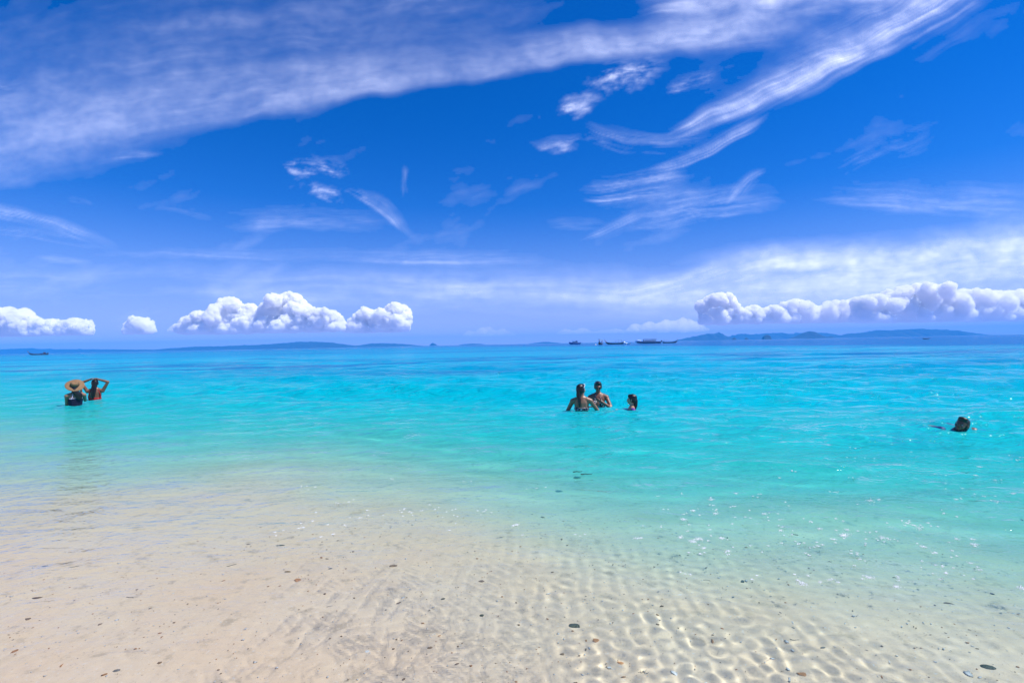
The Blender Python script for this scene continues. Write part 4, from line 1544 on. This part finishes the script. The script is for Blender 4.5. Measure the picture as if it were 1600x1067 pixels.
tube('antenna', [(2.8, 0.6, 2.8), (3.0, 0.6, 3.9)], 0.03, METAL, r, 6)
box('radar_arch', (4.9, 0, 3.02), (0.5, 2.6, 0.22), GEL, r, 0.05)
tube('bow_rail', [(-8.3, 0.0, 2.0), (-8.0, 0, 2.7), (-6.8, 0.8, 2.5), (-5.0, 1.3, 2.2), (-4.9, 1.3, 1.6)], 0.035, METAL, r, 6)

# blue cabin boat
L = afar(898, 480)
r = empty('cabin_boat', L, bearing(L) + 0.1)
tag(r, 'small blue cabin boat leftmost of the boats moored in the middle', 'boat', 'boats moored off the beach')
hull('hull', [(-5.4, 0.05, 1.0, 2.3), (-4.4, 0.9, 0.2, 2.0), (-2.2, 1.55, -0.3, 1.6), (1.5, 1.7, -0.4, 1.35), (5.2, 1.55, -0.3, 1.5)], BLUEH, r, 0.1, 0.6)
box('cabin', (0.2, 0, 2.0), (5.2, 2.5, 1.4), GEL, r, 0.08, 0.9)
for x in (-1.6, -0.3, 1.0, 2.2):
    for q in (-1, 1):
        box('window', (x, q * 1.20, 2.15), (0.85, 0.08, 0.5), GLASSD, r, 0.02)
awning('roof', -2.4, 3.6, 1.45, 3.4, BLUEH, r, 0.12)
for x in (-2.0, 0.6, 3.2):
    for q in (-1, 1):
        tube('roof_post', [(x, q * 1.2, 2.6), (x, q * 1.2, 3.4)], 0.045, METAL, r, 6)
box('flybridge_seat', (1.6, 0, 2.95), (1.2, 1.6, 0.5), BLUEH, r, 0.05)
tube('bow_rail', [(-5.2, 0, 2.3), (-5.1, 0, 3.0), (-3.6, 1.1, 2.7), (-2.6, 1.4, 1.8)], 0.04, METAL, r, 6)
box('outboard', (5.5, 0, 1.5), (0.6, 0.6, 1.0), ENGINE, r, 0.1, 0.8)

# dark inflatable, pale tender and a mooring buoy
L = afar(1447, 225)
r = empty('dinghy', L, bearing(L) + 0.3)
tag(r, 'tiny dark dinghy alone on the dark water before the long island', 'boat', 'boats moored off the beach')
pts = [(0.95, 0.42, 0.16), (-0.5, 0.45, 0.16), (-0.95, 0.25, 0.22), (-1.1, 0, 0.26), (-0.95, -0.25, 0.22), (-0.5, -0.45, 0.16), (0.95, -0.42, 0.16)]
tube('inflated_tube', pts, [0.12, 0.17, 0.17, 0.17, 0.17, 0.17, 0.12], ENGINE, r, 10)
box('floor', (-0.05, 0, 0.08), (1.8, 0.7, 0.06), WOOD_D, r, 0.01)
box('seat', (0.1, 0, 0.26), (0.25, 0.8, 0.05), WOOD_D, r, 0.01)
box('outboard', (1.05, 0, 0.42), (0.25, 0.22, 0.4), ENGINE, r, 0.04, 0.8)
L = afar(979, 300)
r = empty('tender', L, bearing(L) - 0.1)
tag(r, 'low pale tender between the awninged longtail boat and the speedboat', 'boat', 'boats moored off the beach')
hull('hull', [(-1.9, 0.04, 0.30, 0.62), (-1.3, 0.5, 0.0, 0.52), (0.2, 0.72, -0.12, 0.45), (1.9, 0.66, -0.08, 0.46)], GEL, r, 0.06, 0.4)
box('seat', (-0.3, 0, 0.34), (0.3, 1.15, 0.05), WOOD_L, r, 0.01)
box('seat', (0.9, 0, 0.34), (0.3, 1.15, 0.05), WOOD_L, r, 0.01)
box('outboard', (2.0, 0, 0.6), (0.3, 0.3, 0.55), ENGINE, r, 0.04, 0.8)
L = afar(930.5, 270)
r = empty('mooring_buoy', L)
tag(r, 'white mooring buoy on the water left of the bow on longtail boat', 'buoy')
e = Blob().ball((0, 0, 0.12), (0.42, 0.42, 0.38), 3)
link('float', np_mesh('float', np.concatenate(e.c), np.concatenate(e.f)), BUOYM, r)
tube('ring', [(0.0, 0, 0.45), (0.0, 0, 0.62)], 0.06, METAL, r, 8)

# ------------------------------------------------------------------ things lying on the sand under the shallow water
def bed_point(px, py):
    """photo pixel -> point of the sea bed, seen through the refracting surface"""
    d = (M.to_3x3() @ Vector(((px - 800) / 800, (533.5 - py) / 800, -1))).normalized()
    k_ = CAM_H / -d.z
    P = Vector((d.x * k_, d.y * k_, 0))
    n = 1 / 1.33
    hx_ = Vector((d.x, d.y, 0)) * n
    rd = Vector((hx_.x, hx_.y, -math.sqrt(1 - hx_.length_squared)))
    t_ = 0.1
    for _ in range(12):
        q = P + rd * t_
        zs = float(sand_z(np.array(q.x), np.array(q.y)))
        t_ = zs / rd.z
    q = P + rd * t_
    return Vector((q.x, q.y, float(sand_z(np.array(q.x), np.array(q.y))))), (q - cam.location).length


LEAF_G = solid('olive_leaf', (0.075, 0.085, 0.022), 0.5, 0.4, var=0.3, scale=80)
LEAF_Y = solid('ochre_leaf', (0.34, 0.21, 0.06), 0.6, 0.3, var=0.3, scale=80)
LEAF_B = solid('brown_leaf', (0.20, 0.115, 0.06), 0.6, 0.3, var=0.35, scale=80)
TWIG = solid('black_twig', (0.035, 0.026, 0.02), 0.7, 0.2, var=0.3, scale=60)
STONE_G = solid('grey_stone', (0.24, 0.23, 0.21), 0.8, 0.2, var=0.4, scale=90, bump=0.5)
STONE_K = solid('dark_green_stone', (0.095, 0.105, 0.075), 0.8, 0.2, var=0.5, scale=110, bump=0.6)
STONE_T = solid('tan_stone', (0.33, 0.22, 0.13), 0.85, 0.2, var=0.35, scale=90, bump=0.5)
WEED_Y = solid('yellow_green_weed', (0.22, 0.20, 0.02), 0.7, 0.3, var=0.4, scale=120)
WEED_O = solid('olive_weed', (0.10, 0.095, 0.030), 0.7, 0.3, var=0.4, scale=120)
WEED_K = solid('black_weed', (0.010, 0.009, 0.008), 0.6, 0.3)
SHELL_W = solid('white_shell', (0.80, 0.78, 0.74), 0.5, 0.4, var=0.08, scale=150)
SHELL_O = solid('orange_shell', (0.55, 0.26, 0.10), 0.5, 0.4, var=0.2, scale=150)
TEAL = solid('teal_scrap', (0.01, 0.13, 0.14), 0.5, 0.4, var=0.2, scale=40)


def leaf_mesh(rs, L_, w_):
    n, mrow = 11, 5
    u_ = np.linspace(0, 1, n)
    co, curl, bendz = [], rs.uniform(0.1, 0.35), rs.uniform(0.1, 0.3)
    sw = rs.uniform(-0.18, 0.18)
    for lay in (1, -1):
        for uu in u_:
            ww = w_ * math.sin(math.pi * uu ** 0.8) ** 0.8 + 0.02 * w_
            for v_ in np.linspace(-1, 1, mrow):
                co.append(((uu - 0.5) * L_, v_ * ww + sw * L_ * (uu - 0.5) ** 2 * 4, curl * ww * v_ * v_ + bendz * L_ * (uu - 0.5) ** 2 + lay * 0.0006 + 0.002))
    i = np.arange(2 * n * mrow).reshape(2, n, mrow)
    f = []
    for l_ in range(2):
        q = np.stack([i[l_, :-1, :-1], i[l_, 1:, :-1], i[l_, 1:, 1:], i[l_, :-1, 1:]], -1).reshape(-1, 4)
        f.append(q if l_ == 0 else q[:, ::-1])
    for e in (0, mrow - 1):
        f.append(np.stack([i[0, :-1, e], i[0, 1:, e], i[1, 1:, e], i[1, :-1, e]], -1))
    return np_mesh('leaf', np.array(co), np.concatenate(f))


def rock_mesh(rs, L_, flat=0.55, rough=0.22):
    tv, tf = ICO[3]
    d = 1 + rough * (fbm(tv[:, 0] * 1.7 + rs.uniform(0, 90), tv[:, 1] * 1.7 + tv[:, 2] * 1.3, 4, 0.6, 3))
    c_ = tv * d[:, None] * vv(L_ / 2, L_ / 2 * rs.uniform(0.6, 0.85), L_ / 2 * flat)
    return np_mesh('pebble', c_ + vv(0, 0, L_ * 0.12), tf)


def weed_mesh(rs, L_, n=26):
    co, f, k_ = [], [], 0
    for _ in range(n):
        a_, ln = rs.uniform(0, 6.28), L_ * rs.uniform(0.25, 0.6)
        p = vv(rs.normal() * L_ * 0.14, rs.normal() * L_ * 0.14, 0.002)
        dirn = vv(math.cos(a_), math.sin(a_), rs.uniform(0.15, 0.7))
        w_ = L_ * rs.uniform(0.02, 0.05)
        lt = vv(-math.sin(a_), math.cos(a_), 0) * w_
        for s_ in range(5):
            q = s_ / 4
            c_ = p + dirn * ln * q + vv(rs.normal(), rs.normal(), -1.2 * q) * ln * 0.10
            ww = lt * (1 - 0.75 * q)
            co += [c_ - ww, c_ + vv(0, 0, abs(w_) * 0.8), c_ + ww]
            if s_:
                b_ = k_ + s_ * 3
                f += [(b_ - 3, b_, b_ + 1, b_ - 2), (b_ - 2, b_ + 1, b_ + 2, b_ - 1), (b_ - 1, b_ + 2, b_, b_ - 3)]
        k_ += 15
    return np_mesh('seaweed', np.array(co), np.array(f))


def shell_mesh(rs, L_):
    co, nr, na = [], 7, 19
    for lay in (0, -1):
        for i in range(nr):
            r_ = i / (nr - 1)
            for j in range(na):
                a_ = -1.25 + 2.5 * j / (na - 1)
                rib = 1 + 0.05 * math.cos(j * math.pi)
                co.append((L_ * r_ * math.cos(a_) * rib - L_ * 0.4, L_ * 0.62 * r_ * math.sin(a_) * 1.3, L_ * 0.34 * math.sin(math.pi * (0.12 + 0.88 * (1 - r_ ** 1.6)) * 0.5) * rib + lay * 0.0015))
    i = np.arange(2 * nr * na).reshape(2, nr, na)
    f = []
    for l_ in range(2):
        q = np.stack([i[l_, :-1, :-1], i[l_, 1:, :-1], i[l_, 1:, 1:], i[l_, :-1, 1:]], -1).reshape(-1, 4)
        f.append(q if l_ == 0 else q[:, ::-1])
    f.append(np.stack([i[0, -1, :-1], i[1, -1, :-1], i[1, -1, 1:], i[0, -1, 1:]], -1))
    return np_mesh('shell', np.array(co), np.concatenate(f))


def twig_mesh(rs, L_, r_):
    b = Blob()
    pts = [((u - 0.5) * L_, rs.normal() * L_ * 0.03, r_ * 0.8 + abs(rs.normal()) * r_ * 0.4, r_ * (1 - 0.5 * u)) for u in np.linspace(0, 1, 6)]
    secs = []
    for p in pts:
        secs.append([(p[0], p[1] + p[3] * math.cos(a_), p[2] + p[3] * math.sin(a_)) for a_ in np.linspace(0, 2 * math.pi, 7, endpoint=False)])
    co = np.array(secs).reshape(-1, 3)
    i = np.arange(42).reshape(6, 7)
    j = np.roll(i, -1, 1)
    f = np.stack([i[:-1], i[1:], j[1:], j[:-1]], -1).reshape(-1, 4)
    return np_mesh('twig', co, f)


KIND = {'leaf': (lambda rs, L_: leaf_mesh(rs, L_, L_ * 0.17), 'leaf'), 'twig': (lambda rs, L_: twig_mesh(rs, L_, L_ * 0.055), 'twig'),
        'pebble': (lambda rs, L_: rock_mesh(rs, L_), 'pebble'), 'seaweed': (lambda rs, L_: weed_mesh(rs, L_), 'seaweed'), 'shell': (shell_mesh, 'shell')}
DRIFT = [  # kind, px, py, length in px, heading on the ground, material, label
    ('leaf', 438, 852, 22, 0.15, LEAF_G, 'olive green leaf, the largest leaf lying on the left part of the sand'),
    ('twig', 362, 883, 20, 0.75, TWIG, 'straight black twig lying slanted on the sand below the olive green leaf'),
    ('twig', 467, 836, 9, 1.5, TWIG, 'short black upright twig just right of the olive green leaf'),
    ('leaf', 388, 850, 9, 0.2, LEAF_B, 'small brown leaf just left of the olive green leaf'),
    ('leaf', 450, 893, 16, -0.1, LEAF_Y, 'ochre leaf right of the slanted black twig'),
    ('shell', 464, 906, 15, 0.4, SHELL_O, 'tan orange shell close below the ochre leaf'),
    ('pebble', 516, 888, 11, 0.2, STONE_G, 'small grey pebble right of the ochre leaf and the slanted twig'),
    ('leaf', 511, 873, 10, -0.3, LEAF_B, 'brown leaf scrap above the small grey pebble, right of the twig'),
    ('seaweed', 39, 984, 20, 0.6, WEED_K, 'black seaweed scrap nearest the lower left corner'),
    ('pebble', 70, 884, 11, 0.2, STONE_G, 'dark grey pebble alone near the left edge of the sand'),
    ('twig', 237, 915, 10, 0.5, TWIG, 'leftmost of three black bits in a row on the sand at left'),
    ('leaf', 267, 911, 10, 0.1, LEAF_B, 'brown leaf at the right end of three bits in a row at left'),
    ('twig', 203, 933, 16, -0.1, TWIG, 'thin black twig below the row of three bits at left'),
    ('pebble', 182, 1047, 13, 0.2, STONE_G, 'grey pebble nearest the bottom edge at left'),
    ('leaf', 58, 934, 18, 0.2, LEAF_B, 'brown leaf between the black seaweed scrap and the left edge pebble'),
    ('seaweed', 325, 973, 12, 0.3, WEED_O, 'olive weed tuft alone on the bare sand below the slanted twig'),
    ('twig', 515, 947, 11, 0.3, TWIG, 'short black twig on the sand left of the yellow green weed'),
    ('pebble', 614, 884, 21, 0.1, STONE_T, 'flat tan stone, farthest out of the stones in the middle'),
    ('seaweed', 579, 968, 19, 0.5, WEED_Y, 'bright yellow green weed tuft on the sand left of the middle'),
    ('seaweed', 563, 967, 11, 0.5, WEED_O, 'small olive weed tuft touching the bright yellow green tuft on its left'),
    ('pebble', 602, 953, 9, 0.2, STONE_K, 'small dark stone just above the bright yellow green weed'),
    ('leaf', 623, 942, 13, 0.7, LEAF_B, 'narrow brown leaf right of the bright yellow green weed'),
    ('pebble', 692, 935, 11, 0.3, STONE_K, 'dark brown stone above the middle of the sand, below a small twig'),
    ('leaf', 738, 899, 18, 0.4, LEAF_Y, 'ochre leaf right of the flat tan stone'),
    ('pebble', 752, 908, 16, 0.2, STONE_T, 'tan stone touching the lower side of the ochre leaf'),
    ('seaweed', 828, 928, 13, 0.3, WEED_O, 'brown olive weed tuft above the large dark stone'),
    ('pebble', 752, 960, 13, 0.2, STONE_K, 'dark pebble left of the large dark green stone'),
    ('pebble', 897, 977, 26, -0.2, STONE_K, 'largest stone on the sand, dark green and lumpy'),
    ('shell', 931, 1000, 19, 0.2, SHELL_O, 'orange tan shell just below the largest dark stone'),
    ('pebble', 671, 1012, 15, 0.4, STONE_T, 'tan stone low in the picture below the dark pebbles'),
    ('shell', 574, 1017, 13, 0.8, SHELL_W, 'white shell below the bright yellow green weed'),
    ('leaf', 714, 1037, 11, 0.4, LEAF_B, 'brown leaf near the bottom edge right of the low tan stone'),
    ('shell', 970, 1035, 15, 0.2, SHELL_O, 'brownish shell left of the black weed sprig at the bottom'),
    ('seaweed', 1003, 1050, 20, 0.9, WEED_K, 'black weed sprig at the bottom edge right of the middle'),
    ('shell', 1053, 1052, 15, 0.3, SHELL_W, 'white shell right of the black weed sprig at the bottom'),
    ('shell', 952, 1043, 9, 1.2, SHELL_W, 'small white shell left of the black weed sprig'),
    ('seaweed', 1131, 921, 20, 0.2, WEED_O, 'spiky olive weed tuft on the sand at right'),
    ('twig', 1105, 907, 15, -0.3, TWIG, 'thin black twig upper left of the spiky olive weed tuft'),
    ('pebble', 1160, 909, 8, 0.3, STONE_K, 'tiny dark stone upper right of the spiky olive weed tuft'),
    ('pebble', 1238, 980, 10, 0.3, STONE_G, 'grey pebble on the rippled sand at right'),
    ('twig', 1241, 998, 12, -0.4, TWIG, 'short dark twig under the grey pebble at right'),
    ('pebble', 1544, 1041, 24, -0.3, STONE_K, 'dark stone in the lower right corner'),
    ('leaf', 1482, 946, 18, -0.3, LEAF_B, 'brown leaf above the dark stone of the lower right corner'),
    ('pebble', 1285, 1010, 12, 0.2, STONE_G, 'grey pebble nearer the bottom edge, right of the short dark twig'),
    ('shell', 1254, 1053, 15, 0.4, SHELL_O, 'orange shell at the bottom edge in the right half'),
]
for n_, (kd, px, py, lpx, hdg, mt, lab) in enumerate(DRIFT):
    rs = np.random.default_rng(300 + n_)
    q, dist = bed_point(px, py)
    me = KIND[kd][0](rs, (0.52 if mt is STONE_K else 0.56) * lpx * dist / 800.0)
    me.name = kd
    o = link(kd, me, mt)
    o.location = q - Vector((0, 0, 0.0 if kd in ('leaf', 'twig') else 0.10 * lpx * dist / 800.0))
    o.rotation_euler = (0, 0, hdg)
    tag(o, lab, KIND[kd][1], 'drift lying on the shallow sea bed')
    o.cycles.is_caustics_receiver = True

# a scrap of teal plastic adrift further out
q = at(902, 743)
rs = np.random.default_rng(77)
me = leaf_mesh(rs, 0.085, 0.028)
me.name = 'plastic_scrap'
o = link('plastic_scrap', me, TEAL)
o.location = (q.x, q.y, float(water_z(q.x, q.y)) + 0.001)
o.rotation_euler = (0, 0, 0.1)
tag(o, 'teal scrap adrift on the water below the three bathers', 'litter')
for dx_, dy_, L_ in ((0.04, 0.28, 0.10), (0.12, 0.20, 0.12)):
    o = link('twig', twig_mesh(rs, L_, 0.005), TWIG)
    o.location = (q.x + dx_, q.y + dy_, float(water_z(q.x + dx_, q.y + dy_)) + 0.002)
    tag(o, 'thin dark twig afloat, farther of two beyond the teal scrap' if dy_ > 0.25 else 'thin dark twig afloat, nearer of two beyond the teal scrap', 'twig')

# ------------------------------------------------------------------ foam flecks on the surface
frs = np.random.default_rng(91)
fl = []
while len(fl) < 330:
    if frs.uniform() < 0.72:                      # a long drift of flecks on the right
        px = frs.uniform(1060, 1640)
        py = 815 + (px - 1060) * 0.02 + frs.normal() * (38 + (px - 1060) * 0.09)
        if py > 760 + (1600 - px) * 0.25 + 170:
            continue
    else:
        px = frs.uniform(430, 1160)
        py = 790 + (px - 430) * 0.04 + frs.normal() * 22
    if not 650 < py < 930:
        continue
    p = at(px, py)
    dist = math.hypot(p.x, p.y)
    big = frs.uniform() ** 3
    fl.append((p.x, p.y, (0.0035 + 0.0105 * big) * (1.5 if px > 1060 else 1.0), frs.uniform(0, 3.14), 1 + 1.6 * frs.uniform() ** 2))
    # little companions
    for _ in range(frs.integers(0, 3)):
        fl.append((p.x + frs.normal() * 0.05, p.y + frs.normal() * 0.04, 0.003 + 0.004 * frs.uniform(), frs.uniform(0, 3.14), 1.2))
tv, tf = ICO[1]
cs, fs, off = [], [], 0
bub = []
for (x, y, r_, a_, st) in fl:                      # each fleck is a little raft of bubbles
    nb = int(7 + 60 * (r_ / 0.014) ** 1.6)
    for _ in range(nb):
        u_, v_ = frs.normal() * 0.55 * r_ * st * 1.25, frs.normal() * 0.55 * r_ * 1.25
        bub.append((x + u_ * math.cos(a_ * 0.35) - v_ * math.sin(a_ * 0.35), y + u_ * math.sin(a_ * 0.35) + v_ * math.cos(a_ * 0.35), frs.uniform(0.0012, 0.0027)))
fz = water_z(np.array([f[0] for f in bub]), np.array([f[1] for f in bub]))
tv0 = np.array([(1, 0, 0), (-1, 0, 0), (0, 1, 0), (0, -1, 0), (0, 0, 1), (0, 0, -1)], float)
tf0 = np.array([(0, 2, 4), (2, 1, 4), (1, 3, 4), (3, 0, 4), (2, 0, 5), (1, 2, 5), (3, 1, 5), (0, 3, 5)])
for (x, y, r_), z in zip(bub, fz):
    cs.append(tv0 * r_ + vv(x, y, z + r_ * 0.75))
    fs.append(tf0 + off)
    off += 6
foam = link('foam', np_mesh('foam', np.concatenate(cs), np.concatenate(fs)), solid('sea_foam', (0.85, 0.86, 0.86), 0.7, 0.3))
tag(foam, 'white flecks of foam scattered over the shallow water', kind='stuff')

# ------------------------------------------------------------------ shell grit and small debris on the sand
def scatter(name, n, mats, size, rmax, label, flat=0.5, seed=5):
    g = np.random.default_rng(seed)
    cs, fs, mi, off = [], [], [], 0
    xs, ys, ss = [], [], []
    while len(xs) < n:
        r_ = rmax * math.sqrt(g.uniform(0.10, 1))
        a_ = g.uniform(-0.98, 0.98)
        x, y = r_ * math.sin(a_), r_ * math.cos(a_)
        if fbm(np.array([x * 1.6]), np.array([y * 1.6]), 3, 0.6, 71)[0] < g.uniform(-0.7, 0.25):
            continue
        xs.append(x)
        ys.append(y)
        ss.append(size * math.exp(g.normal() * 0.45))
    zs = sand_z(np.array(xs), np.array(ys))
    for x, y, z, s_ in zip(xs, ys, zs, ss):
        c_ = tv * (1 + 0.35 * g.normal(size=tv.shape)) * vv(s_ * g.uniform(0.8, 1.8), s_, s_ * flat)
        cs.append(c_ @ rotz(g.uniform(0, 6.28)).T + vv(x, y, z + s_ * 0.15 + 0.003))
        fs.append(tf + off)
        mi += [g.integers(0, len(mats))] * len(tf)
        off += len(tv)
    me = np_mesh(name, np.concatenate(cs), np.concatenate(fs))
    for m_ in mats:
        me.materials.append(m_)
    me.polygons.foreach_set('material_index', np.array(mi, dtype=np.int32))
    me.update()
    o = link(name, me, None)
    tag(o, label, kind='stuff')
    o.cycles.is_caustics_receiver = True
    return o


scatter('shell_grit', 4200, [SHELL_W, SHELL_W, STONE_T, SHELL_O], 0.0026, 4.6, 'fine white and tan shell grit strewn over the sand', 0.4, 5)
scatter('sand_debris', 60, [TWIG, LEAF_B, LEAF_B, STONE_G, STONE_T], 0.0036, 6.5, 'small dark crumbs of leaf and stone strewn over the sand', 0.4, 6)
